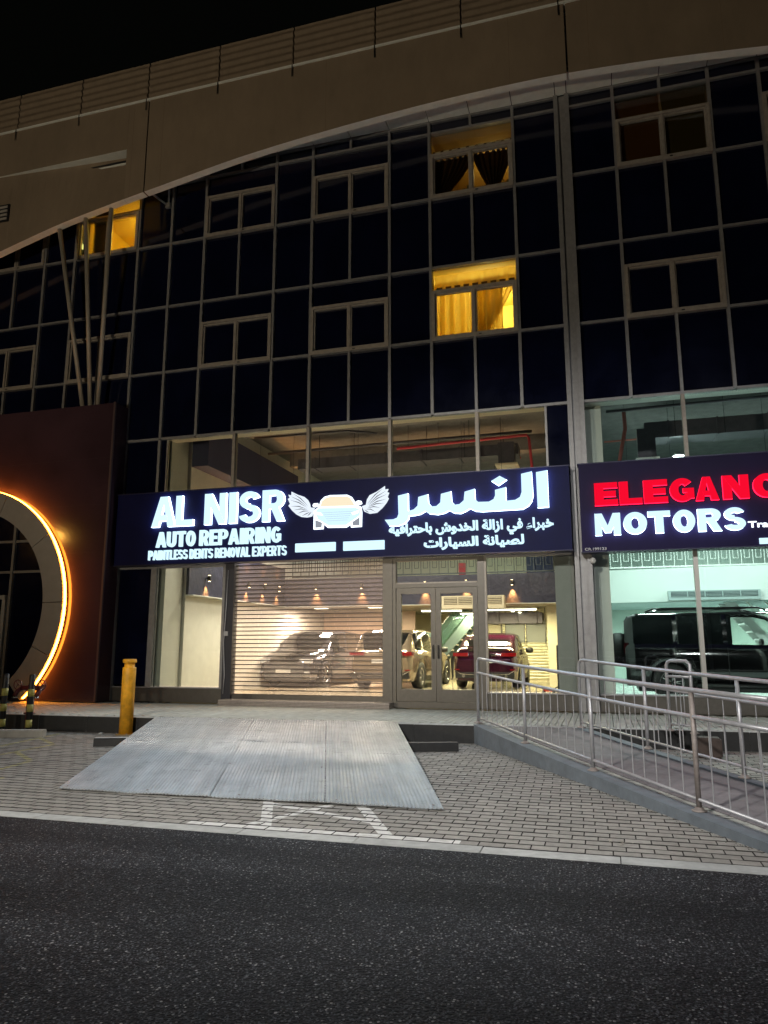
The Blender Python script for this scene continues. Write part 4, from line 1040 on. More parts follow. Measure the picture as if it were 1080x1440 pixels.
c2 = make_car('parked_car','dark red car parked tail to the street with a purple sheen behind the right window','car',M('dark_red_paint',(.04,.004,.018),.15,.45,coat=1),4.8,1.86,1.58,sed_top,[(-2.4,1.0),(-1.9,1.06),(0,1.0),(1.2,.96),(2.3,.66)],suv_wid,(-1.45,1.45),.36,(-3.25,8.45,.352),R(1))
rear_kit(c2,4.8,1.86,.95,strip=True)
c3 = make_car('parked_car','dark grey SUV facing the street behind the roller shutter','car',M('dark_grey_paint',(.12,.125,.14),.16,.6,coat=1),4.7,1.92,1.72,suv_top,suv_belt,suv_wid,(-1.42,1.42),.38,(-8.72,7.40,.352),R(180-4))
for s_ in (-1,1):
    MB().box(*sorted((s_*.50,s_*.86)),2.16,2.30,.70,.82,HEADLT).build('headlight', c3)
    MB().box(*sorted((s_*.50,s_*.80)),2.26,2.33,.40,.47,HEADLT).build('fog_light', c3)
MB().box(-.46,.46,2.30,2.345,.52,.76,TRIM).build('grille', c3); MB().box(-.24,.24,2.345,2.36,.42,.52,M('pale_number_plate',(.7,.7,.66),.5)).build('number_plate', c3)
# boxy black four by four, side on, nose to the right
bt = [(-2.35,1.72),(-2.30,1.84),(-2.1,1.90),(.55,1.92),(.80,1.86),(1.40,1.24),(1.5,1.20),(2.25,1.10),(2.38,.95)]
c4 = make_car('parked_car','boxy black four by four standing side on behind the right showroom glass','car',M('gloss_black_paint',(.006,.006,.007),.10,.2,coat=1),4.76,1.96,1.92,bt,[(-2.4,1.22),(1.3,1.18),(2.4,1.0)],[(-2.35,.95),(-2.2,1.0),(1.9,1.0),(2.3,.93),(2.38,.86)],(-1.45,1.48),.40,(2.85,3.40,.352),R(-90),boxy=True)
MB().lathe([(.20,-.12),(.36,-.12),(.38,-.06),(.38,.06),(.36,.12),(.20,.12)],(0,0,0),TYRE,28).build('spare_wheel', c4, (.1,-2.5,1.10)).rotation_euler = (R(90),0,0)
for s_ in (-.72,.72):
    MB().tube([(s_,-1.9,1.93),(s_,-1.75,1.99),(s_,.4,2.0),(s_,.55,1.94)],.022,TRIM,8).build('roof_rail', c4)
MB().box(-.80,.80,-1.6,.2,1.985,2.015,TRIM).build('roof_rack', c4)
for s_ in (-1,1):
    MB().box(*sorted((s_*.78,s_*.90)),-2.40,-2.3,1.0,1.25,M('smoked_tail_lamp',(.05,.004,.006),.15,coat=1)).build('tail_light', c4)
    MB().tube([(s_*1.0,-.95,.34),(s_*1.0,.95,.34)],.05,TRIM,8).build('side_step', c4)

# ------------------------------------------------------------------ person behind the red car
def person():
    sk = {'pelvis':(0,0,.82,.125),'spine':(0,.01,1.02,.12),'chest':(0,0,1.22,.14),'neck':(0,0,1.36,.055),'head0':(0,-.01,1.44,.075),'head':(0,-.02,1.53,.088),
          'shL':(.17,0,1.30,.055),'elL':(.22,.02,1.05,.042),'wrL':(.20,-.10,.85,.028),'shR':(-.17,0,1.30,.055),'elR':(-.22,.02,1.05,.042),'wrR':(-.20,-.10,.85,.028),
          'hpL':(.09,0,.76,.09),'knL':(.10,0,.43,.058),'anL':(.10,.02,.08,.04),'toL':(.11,-.13,.04,.035),'hpR':(-.09,0,.76,.09),'knR':(-.10,0,.43,.058),'anR':(-.10,.02,.08,.04),'toR':(-.11,-.13,.04,.035)}
    ed = [('pelvis','spine'),('spine','chest'),('chest','neck'),('neck','head0'),('head0','head'),('chest','shL'),('shL','elL'),('elL','wrL'),('chest','shR'),('shR','elR'),('elR','wrR'),('pelvis','hpL'),('hpL','knL'),('knL','anL'),('anL','toL'),('pelvis','hpR'),('hpR','knR'),('knR','anR'),('anR','toR')]
    for s_,w in (('L',1),('R',-1)):
        wx,wy,wz = sk['wr'+s_][:3]
        for k in range(5):
            fx = (k-2)*.016; a = 'f%d%s'%(k,s_); b = 'g%d%s'%(k,s_)
            sk[a] = (wx+fx, wy-.02, wz-.07, .010); sk[b] = (wx+fx*1.1, wy-.035, wz-.11-(.02 if k in (1,2,3) else 0), .008)
            ed += [('wr'+s_,a),(a,b)]
    names = list(sk); me = bpy.data.meshes.new('person'); me.from_pydata([sk[n][:3] for n in names],[(names.index(a),names.index(b)) for a,b in ed],[])
    sv = me.skin_vertices or None
    o = bpy.data.objects.new('person', me); COL.objects.link(o)
    md = o.modifiers.new('skin','SKIN')
    if not me.skin_vertices:
        bmx = bmesh.new(); bmx.from_mesh(me); bmx.verts.layers.skin.verify(); bmx.to_mesh(me); bmx.free()
    for i,n in enumerate(names):
        r = sk[n][3]; me.skin_vertices[0].data[i].radius = (r,r*.85)
    me.skin_vertices[0].data[0].use_root = True
    su = o.modifiers.new('smooth','SUBSURF'); su.levels = 1; su.render_levels = 1
    me.materials.append(M('dark_shirt_cloth',(.03,.03,.04),.8))
    o.location = (-5.05,11.3,.352)
    tag(o,'dark haired person in dark clothes standing behind the red car','person')
    hd = MB(); n = 14
    vs = []; 
    for i in range(9):
        a = math.pi*i/8; vs += [(.075*math.sin(a)*math.cos(2*math.pi*j/n), -.04+.088*math.sin(a)*math.sin(2*math.pi*j/n), 1.52+.115*math.cos(a)) for j in range(n)]
    hd.add(vs,[(i*n+j,i*n+(j+1)%n,(i+1)*n+(j+1)%n,(i+1)*n+j) for i in range(8) for j in range(n)],M('skin',(.42,.24,.15),.55),True)
    hd.tube([(0,-.125,1.545),(0,-.148,1.505)],.014,M('skin'),8,r2=.018)
    for s_ in (-1,1): hd.lathe([(.0,-.01),(.011,0),(.0,.01)],(s_*.03,-.122,1.545),M('eye_dark',(.02,.015,.01),.2),8)
    hd.box(-.025,.025,-.124,-.116,1.465,1.472,M('lips',(.35,.12,.10),.5))
    for s_ in (-1,1): hd.lathe([(.004,-.03),(.012,0),(.004,.03)],(s_*.078,-.03,1.52),M('skin'),8)
    hd.build('face', o)
    hr = MB(); vs = []
    for i in range(6):
        a = math.pi*.55*i/5; vs += [(.084*math.sin(a)*math.cos(2*math.pi*j/n), -.018+.088*math.sin(a)*math.sin(2*math.pi*j/n), 1.54+.108*math.cos(a)) for j in range(n)]
    hr.add(vs,[(i*n+j,i*n+(j+1)%n,(i+1)*n+(j+1)%n,(i+1)*n+j) for i in range(5) for j in range(n)],M('black_hair',(.012,.009,.007),.6),True); hr.build('hair', o)
person()
# red and green folding creeper stand on the showroom floor
t = empty('trolley_jack', (-1.35,4.6,.352), label='low red trolley jack with thin arms on the floor beside the party wall', cat='tool')
MB().box(-.16,.10,-.09,.09,.05,.13,M('red_tool_paint',(.6,.05,.02),.4)).build('body', t)
MB().tube([(.08,0,.1),(.35,.05,.24),(.52,.08,.28)],.014,DARKM,8).build('handle', t)
MB().tube([(-.1,0,.12),(-.32,-.1,.20)],.018,M('green_tool_paint',(.08,.20,.06),.5),8).build('lift_arm', t)
MB().lathe([(.04,0),(.05,.01),(.04,.02)],(-.32,-.1,.2),DARKM,12).build('saddle', t)
for dx,dy in ((-.14,-.11),(-.14,.11),(.1,-.11),(.1,.11)):
    w_ = MB().lathe([(.035,-.012),(.035,.012)],(0,0,0),DARKM,12).build('wheel', t, (dx,dy,.036)); w_.rotation_euler = (R(90),0,0)
# showroom staircase (white diagonal strings at the far right)
t = empty('staircase', (4.6,7.6,.35), label='white staircase rising to the mezzanine at the right of the showroom', cat='staircase')
for y in (-.5,.5): MB().prism([(-1.4,2.4),(-1.1,2.4),(.9,0),(.6,0)],y,y+.04,M('white_stair_paint',(.62,.64,.62),.5)).build('stringer', t)
for i in range(11): MB().box(-1.25+.18*i,-1.0+.18*i,-.48,.48,2.18-.21*i,2.22-.21*i,M('white_stair_paint')).build('tread', t)
for dx in (0,.45): MB().tube([(-1.4+dx,-.52,3.0),(.6+dx,-.52,.9)],.025,M('white_rail_paint'),8).build('handrail', t)
# exposed far mezzanine door and poster-like panels
tag(bx('door', None, -2.6,-1.6,12.94,12.99,3.01,5.1,M('navy_door',(.03,.035,.10),.5)), 'navy door on the mezzanine behind the railing of the repair shop', 'door')
tag(bx('extinguisher_box', None, -4.05,-3.85,6.9,7.0,3.5,4.0,M('red_box_paint',(.35,.02,.03),.5)), 'dark red narrow box standing at the mezzanine railing', 'box')

# ------------------------------------------------------------------ signs
SY = -.42
def board(name, x0,x1,z0,z1,m,label,loc):
    t = empty(name, loc, label=label, cat='shop sign')
    def P(mb, n, parent=None):
        o = mb.build(n, parent or t)
        if parent is None: o.matrix_parent_inverse = Matrix.Translation(-Vector(loc))
        return o
    edge = .025
    P(MB().box(x0,x1,SY+.012,-.13,z0,z1,m),'board')
    ed = M('sign_edge_trim',(.02,.02,.05),.4,.4)
    P(MB().box(x0-.02,x1+.02,SY,-.13,z0-.02,z0-.001,ed),'edge_trim'); P(MB().box(x0-.02,x1+.02,SY,-.13,z1+.001,z1+.02,ed),'edge_trim')
    return P
PL = board('shop_sign',-10.78,-.47,3.36,5.02,NAVYB,'navy sign board with white glowing letters, Arabic writing and a winged car',(-5.6,-.3,4.2))
PR = board('shop_sign',-.29,7,3.31,5.03,PURPB,'dark sign board with red and white glowing letters over the right showroom',(3,-.3,4.2))
def arcband(cx_,cy_,rx,ry,tx,ty,a0,a1,n=16):
    o_ = []; i_ = []
    for k in range(n+1):
        a = R(a0+(a1-a0)*k/n); o_.append((cx_+rx*math.cos(a),cy_+ry*math.sin(a))); i_.append((cx_+(rx-tx)*math.cos(a),cy_+(ry-ty)*math.sin(a)))
    return o_+i_[::-1]
def q(x0,y0,x1,y1): return [(x0,y0),(x1,y0),(x1,y1),(x0,y1)]
for (x_,w_,e_,c_,P_) in ((-8.1,4.6,88,(.62,.82,1),PL),(-3.0,4.4,88,(.62,.82,1),PL),(1.3,2.7,35,(1,.45,.52),PR)):
    q0 = P_(MB().box(x_-w_/2,x_+w_/2,-.13,-.125,4.0,4.1,NAVYB),'led_driver')
    lamp('lamp_light','AREA',(x_,SY-.12,4.15),e_,c_,None,size=w_,size_y=.9,rot=(R(-90),0,0))  # unseen area light added before the letters, strengthens the sign's light on the ground
def glyph(ch, tx=.32, ty=.21):
    G = {
    'A':[[(0,0),(tx*.95,0),(.5,.74),(.5,1),(.34,1)],[(1,0),(1-tx*.95,0),(.5,.74),(.5,1),(.66,1)],[(.30,.19),(.70,.19),(.64,.40),(.36,.40)]],
    'L':[q(0,0,tx*1.1,1),q(tx*1.1,0,1,ty)], 'I':[q(0,0,1,1)],
    'N':[q(0,0,tx*.95,1),q(1-tx*.95,0,1,1),[(0,1),(tx,1),(1,0),(1-tx,0)]],
    'T':[q(0,1-ty,1,1),q(.5-tx*.55,0,.5+tx*.55,1-ty)],
    'E':[q(0,0,tx*1.1,1),q(tx*1.1,0,1,ty),q(tx*1.1,1-ty,1,1),q(tx*1.1,.5-ty*.5,.92,.5+ty*.5)],
    'U':[q(0,.3,tx,1),q(1-tx,.3,1,1),arcband(.5,.33,.5,.33,tx,ty,180,360)],
    'O':[arcband(.5,.5,.5,.5,tx,ty,0,180),arcband(.5,.5,.5,.5,tx,ty,180,360)],
    'C':[arcband(.52,.5,.52,.5,tx,ty,42,318,28)],
    'G':[arcband(.52,.5,.52,.5,tx,ty,42,330,28),q(.55,.38,1,.56),q(1-tx*.8,.12,1,.40)],
    'D':[q(0,0,tx,1),arcband(.45,.5,.55,.5,tx,ty,-90,90,20),q(tx,0,.46,ty),q(tx,1-ty,.46,1)],
    'P':[q(0,0,tx,1),q(tx,1-ty*.9,.56,1),q(tx,.38,.56,.38+ty*.85),arcband(.55,.69,.45,.31,tx,ty*.88,-90,90)],
    'R':[q(0,0,tx,1),q(tx,1-ty*.9,.56,1),q(tx,.40,.56,.40+ty*.85),arcband(.55,.70,.43,.30,tx,ty*.88,-90,90),[(.40,.42),(.74,.45),(1,0),(1-tx*1.05,0)]],
    'S':[arcband(.5,.715,.48,.285,tx*.95,ty*.92,18,270,22),arcband(.5,.285,.5,.285,tx*.95,ty*.92,90,-165,22)],
    'M':[q(0,0,tx*.8,1),q(1-tx*.8,0,1,1),[(0,1),(tx*.85,1),(.5+tx*.35,.12),(.5-tx*.35,.12)],[(1,1),(1-tx*.85,1),(.5-tx*.35,.12),(.5+tx*.35,.12)]],
    'V':[[(0,1),(tx,1),(.5+tx*.1,.22),(.62,0),(.38,0)],[(1,1),(1-tx,1),(.5-tx*.1,.22),(.38,0),(.62,0)]],
    'X':[[(0,1),(tx*1.05,1),(1,0),(1-tx*1.05,0)],[(1,1),(1-tx*1.05,1),(0,0),(tx*1.05,0)]],
    }
    return G[ch]
def letter(P, ch, x0,x1,z0,z1, m, name='letter', depth=.07, tx=.32, ty=.21, mb=None, slant=0, back=None):
    own = mb is None; mb = mb or MB()
    for k, poly in enumerate(glyph(ch,tx,ty)):
        pl = [(x0+(x1-x0)*a+slant*b, z0+(z1-z0)*b) for a,b in poly]
        mb.prism(pl, SY-depth-.0012*k, SY+.008-.0005*k, m, {'white_letter_light':LETS,'red_letter_light':LETRS}.get(m.name) if depth > .055 else None)
    if own: return P(mb,name)
for ch,a,b in (('A',-9.79,-9.18),('L',-9.17,-8.72),('N',-8.44,-7.905),('I',-7.83,-7.64),('S',-7.585,-7.08),('R',-7.02,-6.49)):
    letter(PL,ch,a,b,4.20,4.90,LETW,ty=.20)
def line(P,words,x0,x1,z0,z1,m,wd,gap,sp,tx,ty,depth=.05,perletter=False,name='word'):
    tot = sum(sum(wd.get(c,1) for c in w)+gap*(len(w)-1) for w in words)+sp*(len(words)-1)
    u = (x1-x0)/tot; x = x0
    for w in words:
        mb = MB()
        for c in w:
            ww = wd.get(c,1)*u
            t_ = tx/wd.get(c,1) if c != 'I' else 1
            if perletter: letter(P,c,x,x+ww,z0,z1,m,depth=depth,tx=t_,ty=ty)
            else: letter(P,c,x,x+ww,z0,z1,m,mb=mb,depth=depth,tx=t_,ty=ty)
            x += ww+gap*u
        x += (sp-gap)*u
        if not perletter: P(mb,name)
W_ = {'I':.42,'A':1.12,'M':1.25,'L':.85,'E':.86,'T':.95}
line(PL,['AUTO','REPAIRING'],-9.66,-6.58,3.735,4.085,LETW,W_,.12,.50,.33,.19,perletter=True)
line(PL,['PAINTLESS','DENTS','REMOVAL','EXPERTS'],-9.84,-6.44,3.45,3.665,LETW,W_,.17,.62,.26,.15)
NASR= [(-3.933, 4.604), (-3.72, 4.644), (-3.716, 4.267), (-3.599, 4.296), (-3.518, 4.368), (-3.499, 4.551), (-3.3, 4.598), (-3.288, 4.418), (-3.226, 4.339), (-3.123, 4.34), (-3.039, 4.411), (-3.023, 4.589), (-2.816, 4.632), (-2.806, 4.426), (-2.746, 4.347), (-2.644, 4.355), (-2.555, 4.429), (-2.534, 4.605), (-2.331, 4.655), (-2.322, 4.44), (-2.263, 4.379), (-2.047, 4.373), (-1.953, 4.419), (-1.918, 4.494), (-1.918, 4.606), (-1.703, 4.651), (-1.701, 4.371), (-1.522, 4.381), (-1.429, 4.433), (-1.393, 4.531), (-1.391, 4.901), (-1.185, 4.938), (-1.17, 4.451), (-1.2, 4.337), (-1.267, 4.247), (-1.382, 4.187), (-2.185, 4.178), (-2.318, 4.195), (-2.434, 4.252), (-2.519, 4.206), (-2.621, 4.163), (-2.756, 4.177), (-2.857, 4.237), (-2.96, 4.187), (-3.098, 4.164), (-3.27, 4.189), (-3.356, 4.249), (-3.461, 4.192), (-3.583, 4.171), (-3.706, 4.17), (-3.717, 4.094), (-3.794, 4.012), (-3.918, 3.973), (-4.12, 3.968), (-4.22, 4.108), (-4.035, 4.11), (-3.953, 4.141), (-3.924, 4.216)]
for nm,pl in (('arabic_word',NASR),('arabic_letter',[(-1.099,4.915),(-.879,4.944),(-.877,4.203),(-1.093,4.198)]),('arabic_dot',[(-1.986,4.794),(-1.818,4.888),(-1.679,4.801),(-1.85,4.693)])):
    PL(MB().prism(pl,SY-.07,SY+.008,LETW,LETS),nm)
# Arabic lines shaped with presentation forms
FORMS = {}
for c in range(0xFE70,0xFEFD):
    d = unicodedata.decomposition(chr(c)).split()
    if len(d) >= 2: FORMS.setdefault(''.join(chr(int(x,16)) for x in d[1:]),{})[d[0][1:-1]] = chr(c)
def shape(s):
    out = []; n = len(s)
    for i,ch in enumerate(s):
        f = FORMS.get(ch)
        if not f: out.append(ch); continue
        pf = FORMS.get(s[i-1],{}) if i else {}; nf = FORMS.get(s[i+1],{}) if i < n-1 else {}
        p_ = 'initial' in pf and 'final' in f; q_ = 'initial' in f and 'final' in nf
        out.append(f.get('medial' if p_ and q_ else 'final' if p_ else 'initial' if q_ else 'isolated') or f.get('isolated'))
    return out[::-1]
def text_mesh(s, off=.0, size=1):
    cu = bpy.data.curves.new('tmp','FONT'); cu.body = s; cu.offset = off; cu.size = size; cu.resolution_u = 3; cu.extrude = .05
    o = bpy.data.objects.new('tmp',cu); COL.objects.link(o); bpy.context.view_layer.update()
    dg = bpy.context.evaluated_depsgraph_get(); me = bpy.data.meshes.new_from_object(o.evaluated_get(dg))
    vs = [v.co.copy() for v in me.vertices]; fs = [tuple(p.vertices) for p in me.polygons]
    bpy.data.objects.remove(o); bpy.data.curves.remove(cu); bpy.data.meshes.remove(me)
    return vs, fs
def adv(ch):
    a = text_mesh('|'+ch+'|')[0]; b = text_mesh('||')[0]
    return max(v.x for v in a)-max(v.x for v in b)
def font_line(P, chars, x0,x1,z0,z1, m, off, depth=.05, name='arabic_word', advfix=0):
    """every glyph meshed on its own so that overlapping joins stay filled; words become parts"""
    x = 0; words = [[]]; sp = .28
    for ch in chars:
        if ch == ' ': words.append([]); x += sp; continue
        vs, fs = text_mesh(ch, off); words[-1].append((x,vs,fs)); x += adv(ch)
    allv = [v.x+xx for w in words for xx,vs,fs in w for v in vs]; ally = [v.y for w in words for xx,vs,fs in w for v in vs]
    ax, bx_, ay, by = min(allv), max(allv), min(ally), max(ally)
    for w in words:
        mb = MB()
        for k,(xx,vs,fs) in enumerate(w):
            mb.add([(x0+(v.x+xx-ax)/(bx_-ax)*(x1-x0), SY-(depth+.001*(k%3) if v.z > 0 else -.006), z0+(v.y-ay)/(by-ay)*(z1-z0)) for v in vs], fs, m)
        if mb.f: P(mb,name)
font_line(PL, shape('خبراء في إزالة الخدوش باحترافية'.replace('إ','ا')), -4.14,-.80,3.70,4.02, LETW, .036)
font_line(PL, shape('لصيانة السيارات'), -3.40,-1.38,3.44,3.70, LETW, .038)
# emblem: car front with wings, and two plain light panels
SOFTW = emitmat('soft_white_emblem',(.78,.86,.95),1.1); CREAMW = emitmat('cream_emblem_light',(1,.86,.62),1.0); GREYE = emitmat('grey_emblem',(.42,.45,.52),.7); BLUEW = emitmat('pale_blue_emblem',(.62,.86,.95),1.15); FLINE = M('feather_line',(.05,.055,.09),.5)
EM = {"wingL": [(-6.354, 4.845), (-6.203, 4.766), (-6.054, 4.711), (-5.967, 4.636), (-5.921, 4.552), (-5.902, 4.47), (-5.805, 4.453), (-5.827, 4.362), (-5.869, 4.272), (-5.984, 4.254), (-6.118, 4.273), (-6.23, 4.332), (-6.331, 4.423), (-6.421, 4.532), (-6.384, 4.573), (-6.437, 4.686), (-6.395, 4.707), (-6.427, 4.779), (-6.357, 4.763)],
"wingR": [(-4.743, 4.431), (-4.65, 4.46), (-4.627, 4.572), (-4.569, 4.66), (-4.406, 4.73), (-4.233, 4.839), (-4.233, 4.765), (-4.157, 4.771), (-4.187, 4.705), (-4.141, 4.691), (-4.175, 4.603), (-4.148, 4.568), (-4.198, 4.48), (-4.29, 4.373), (-4.405, 4.278), (-4.567, 4.263), (-4.684, 4.315)],
"body": [(-5.804, 4.395), (-5.708, 4.471), (-5.662, 4.607), (-5.578, 4.683), (-5.446, 4.71), (-5.063, 4.697), (-4.968, 4.648), (-4.896, 4.542), (-4.849, 4.471), (-4.755, 4.42), (-4.735, 4.306), (-4.741, 3.995), (-4.974, 3.99), (-4.982, 4.058), (-5.08, 3.995), (-5.496, 4.007), (-5.593, 4.087), (-5.599, 3.984), (-5.82, 3.983), (-5.82, 4.362)],
"screen": [(-5.676, 4.475), (-5.635, 4.59), (-5.56, 4.652), (-5.446, 4.678), (-5.063, 4.665), (-5.0, 4.63), (-4.93, 4.53), (-4.892, 4.45)],
"hood": [(-5.779, 4.375), (-5.708, 4.440), (-4.867, 4.405), (-4.773, 4.358), (-4.777, 4.24), (-5.081, 4.045), (-5.485, 4.057), (-5.728, 4.207)],
"mirL": [(-5.85, 4.513), (-5.819, 4.551), (-5.721, 4.55), (-5.708, 4.483), (-5.781, 4.461), (-5.834, 4.473)],
"mirR": [(-4.868, 4.54), (-4.814, 4.56), (-4.744, 4.542), (-4.722, 4.482), (-4.774, 4.457), (-4.849, 4.482)],
"whL": [(-5.781, 4.187), (-5.624, 4.121), (-5.633, 4.02), (-5.777, 4.015)],
"whR": [(-4.942, 4.103), (-4.782, 4.200), (-4.78, 4.025), (-4.934, 4.03)],
"hlL": [(-5.772, 4.365), (-5.657, 4.335), (-5.603, 4.277), (-5.729, 4.295)],
"hlR": [(-4.965, 4.300), (-4.795, 4.350), (-4.818, 4.285), (-4.93, 4.252)]}
WHP = emitmat('white_emblem_edge',(.85,.95,1),2.2)
for k in ('wingL','wingR'):
    w = PL(MB().prism(EM[k],SY-.02,SY+.008,SOFTW),'wing')
    pts = EM[k]
    # separate feathers as raised blades fanned from the wing root
    root = (-5.84,4.40) if k == 'wingL' else (-4.72,4.38); tips = [(-6.35,4.83),(-6.42,4.77),(-6.43,4.68),(-6.41,4.53),(-6.33,4.43),(-6.23,4.34),(-6.11,4.285),(-5.98,4.27)] if k == 'wingL' else [(-4.24,4.82),(-4.165,4.76),(-4.15,4.68),(-4.16,4.57),(-4.21,4.48),(-4.30,4.38),(-4.41,4.29),(-4.56,4.275)]
    for tp in tips:
        d = Vector((tp[0]-root[0],tp[1]-root[1])); nn = Vector((-d.y,d.x)).normalized()*.009
        a = Vector(root)+d*.22; b = Vector(root)+d*.93
        bulge = Vector((0,.03)) if abs(d.x) > .3 else Vector((0,0)); mid = (a+b)/2+bulge
        MB().prism([tuple(a),tuple(mid-nn),tuple(b),tuple(mid+nn)],SY-.0245,SY-.0203,FLINE).build('feather_gap', w)
car_e = PL(MB().prism(EM['body'],SY-.030,SY+.008,WHP),'car_emblem')
for k,m_,dp in (('screen',CREAMW,.034),('hood',BLUEW,.034),('mirL',WHP,.034),('mirR',WHP,.034),('whL',GREYE,.034),('whR',GREYE,.034),('hlL',WHP,.038),('hlR',WHP,.038)):
    MB().prism(EM[k],SY-dp,SY-.0302,m_).build({'screen':'windscreen','hood':'bonnet','mir':'mirror','wh':'wheel','hl':'headlight'}[k if k in ('screen','hood') else k[:-1]], car_e)
for k in range(5): MB().box(-5.62+.03*k,-4.93-.03*k,SY-.0362,SY-.0343,4.33-.045*k,4.334-.045*k,GREYE).build('grille_line', car_e)
for a,b,z0,z1 in ((-6.23,-5.32,3.507,3.692),(-5.14,-4.244,3.50,3.69)): PL(MB().box(a,b,SY-.04,SY+.008,z0,z1,LETW),'light_panel')
# right sign
for ch,a,b in (('E',-.01,.42),('L',.45,.86),('E',.89,1.315),('G',1.355,1.775),('A',1.80,2.20),('N',2.27,2.71),('C',2.78,3.22),('E',3.27,3.68)):
    letter(PR,ch,a,b,4.18,4.62,LETR,tx=.36,ty=.25)
for ch,a,b in (('M',-.03,.44),('O',.49,.915),('T',.935,1.33),('O',1.375,1.757),('R',1.805,2.205),('S',2.25,2.605)):
    letter(PR,ch,a,b,3.60,4.02,LETW,tx=.34,ty=.24)
vs, fs = text_mesh('Trad',.02); mxx = max(v.x for v in vs); mxy = max(v.y for v in vs)
mb = MB(); mb.add([(2.65+v.x/mxx*.44, SY-(.02 if v.z > 0 else -.006), 3.645+v.y/mxy*.11) for v in vs],fs,emitmat('small_white_letter',(.85,.93,1),2.2)); PR(mb,'word')
vs, fs = text_mesh('CR.199123',.008); mxx = max(v.x for v in vs); mxy = max(v.y for v in vs)
mb = MB(); mb.add([(-.24+v.x/mxx*.40, SY-(.004 if v.z > 0 else -.006), 3.328+v.y/mxy*.05) for v in vs],fs,M('pale_vinyl_letter',(.6,.6,.62),.5)); PR(mb,'licence_text')
PR(MB().box(2.81,3.6,SY-.03,SY+.008,3.335,3.44,LETW),'light_panel')
# small alarm box beside the joint
t = empty('alarm_box', (cx(20)+.06,-.14,3.16), label='small round pale door bell box at the joint under the sign', cat='bell box')
b_ = MB().lathe([(.05,0),(.06,.02),(.05,.045)],(0,0,0),M('pale_plastic',(.5,.5,.48),.4),16).build('casing', t); b_.rotation_euler = (R(90),0,0)
MB().tube([(0,-.01,-.05),(0,.0,-.6),(0,0,-2.6)],.008,DARKM,6).build('cable', t)

# ------------------------------------------------------------------ ground
def quad(name, pts, m, kind='structure'):
    mb = MB(); mb.add(pts,[tuple(range(len(pts)))],m); o = mb.build(name, fix=False)
    if o.data.polygons[0].normal.z < 0: o.data.flip_normals()
    o['kind'] = kind; return o
quad('ground', [(-300,-300,-.05),(300,-300,-.05),(300,300,-.05),(-300,300,-.05)], M('far_ground',(.06,.055,.05),.95))
quad('road', [(-60,-40,0),(60,-40,0),(60,-9.20,0),(-60,-9.20,0)], ASPH)
pav = quad('parking_paving', [(-19,-9.02,-.012),(7,-9.02,-.012),(7,-2.6,-.012),(-19,-2.6,-.012)], SAND)
def ys_edge(x): return -3.37+.051*(x+10.85)
def yroad(x): return -9.02
# flush kerb stones along the road
kerb = empty('road_kerb', (0,-9.11,0)); kerb['kind'] = 'structure'
x = -19.0
while x < 7:
    L = 1.0 if x > -19 else 1.05
    o = MB().box(0,L-.008,-.085,.085,-.1,.004,CONC).build('kerb_stone', kerb, (x,random.uniform(-.002,.002),random.uniform(-.001,.002))); o.rotation_euler[2] = random.uniform(-.002,.002)
    x += L
# paving blocks: nearest 300 in view as separate objects, the rest as one part
PW, PD = .20, .135
fwd = Vector((-math.sin(.284),math.cos(.284),0)); rgt = Vector((math.cos(.284),math.sin(.284),0))
blocks = []
row = 0; y = -9.0
while y < -2.55:
    xx = -19+((row*.47)%1)*PW+random.uniform(-.006,.006)
    while xx < 7:
        blocks.append((xx+PW/2, y+PD/2)); xx += PW
    y += PD; row += 1
def keep(bx_, by_):
    if by_ > ys_edge(bx_)+.05: return False
    # under the concrete ramp
    t_ = (-2.90-by_)
    xl = -2.05+t_*.55; xr = xl+1.76
    return not (xl+.13 < bx_ < xr-.12 and by_ < -2.8)
blocks = [b for b in blocks if keep(*b)]
def visible(b):
    d = Vector((b[0],b[1]+15,0)); f = d.dot(fwd); r = d.dot(rgt); return f > 0 and abs(r/f) < .515
vis = sorted([b for b in blocks if visible(b) and not (-5.6+( -8-b[1])*.38 < b[0] < -1.5+(-8-b[1])*.38 and b[1] > -7.85)], key=lambda b: (b[0]**2+(b[1]+15)**2))
near = set(vis[:300])
def block_mesh(w, d, h, c=.004, cy=None):
    cy = cy or c
    vs = [(-w/2,-d/2,-h),(w/2,-d/2,-h),(w/2,d/2,-h),(-w/2,d/2,-h),(-w/2,-d/2,-c),(w/2,-d/2,-c),(w/2,d/2,-c),(-w/2,d/2,-c),(-w/2+c,-d/2+cy,0),(w/2-c,-d/2+cy,0),(w/2-c,d/2-cy,0),(-w/2+c,d/2-cy,0)]
    fs = [(0,1,5,4),(1,2,6,5),(2,3,7,6),(3,0,4,7),(4,5,9,8),(5,6,10,9),(6,7,11,10),(7,4,8,11),(8,9,10,11)]
    return vs, fs
bv, bf = block_mesh(PW-.006, PD-.010, .04, .002, .009)
PAVEDGE = M('dark_paver_edge',(.035,.032,.029),.95)  # block sides and chamfers coloured darker than the top, drawing the joint lines
mb = MB(); mb.add(bv,[bf[8]],PAVER); mb.add([],[],PAVEDGE); mb.f += [list(f) for f in bf[:8]]; mb.mi += [1]*8; mb.smooth += [False]*8; p0 = mb.build('paver', pav, fix=False)
first = True; rest = MB(); ri = rest.mat(PAVER); rest.mat(PAVEDGE)
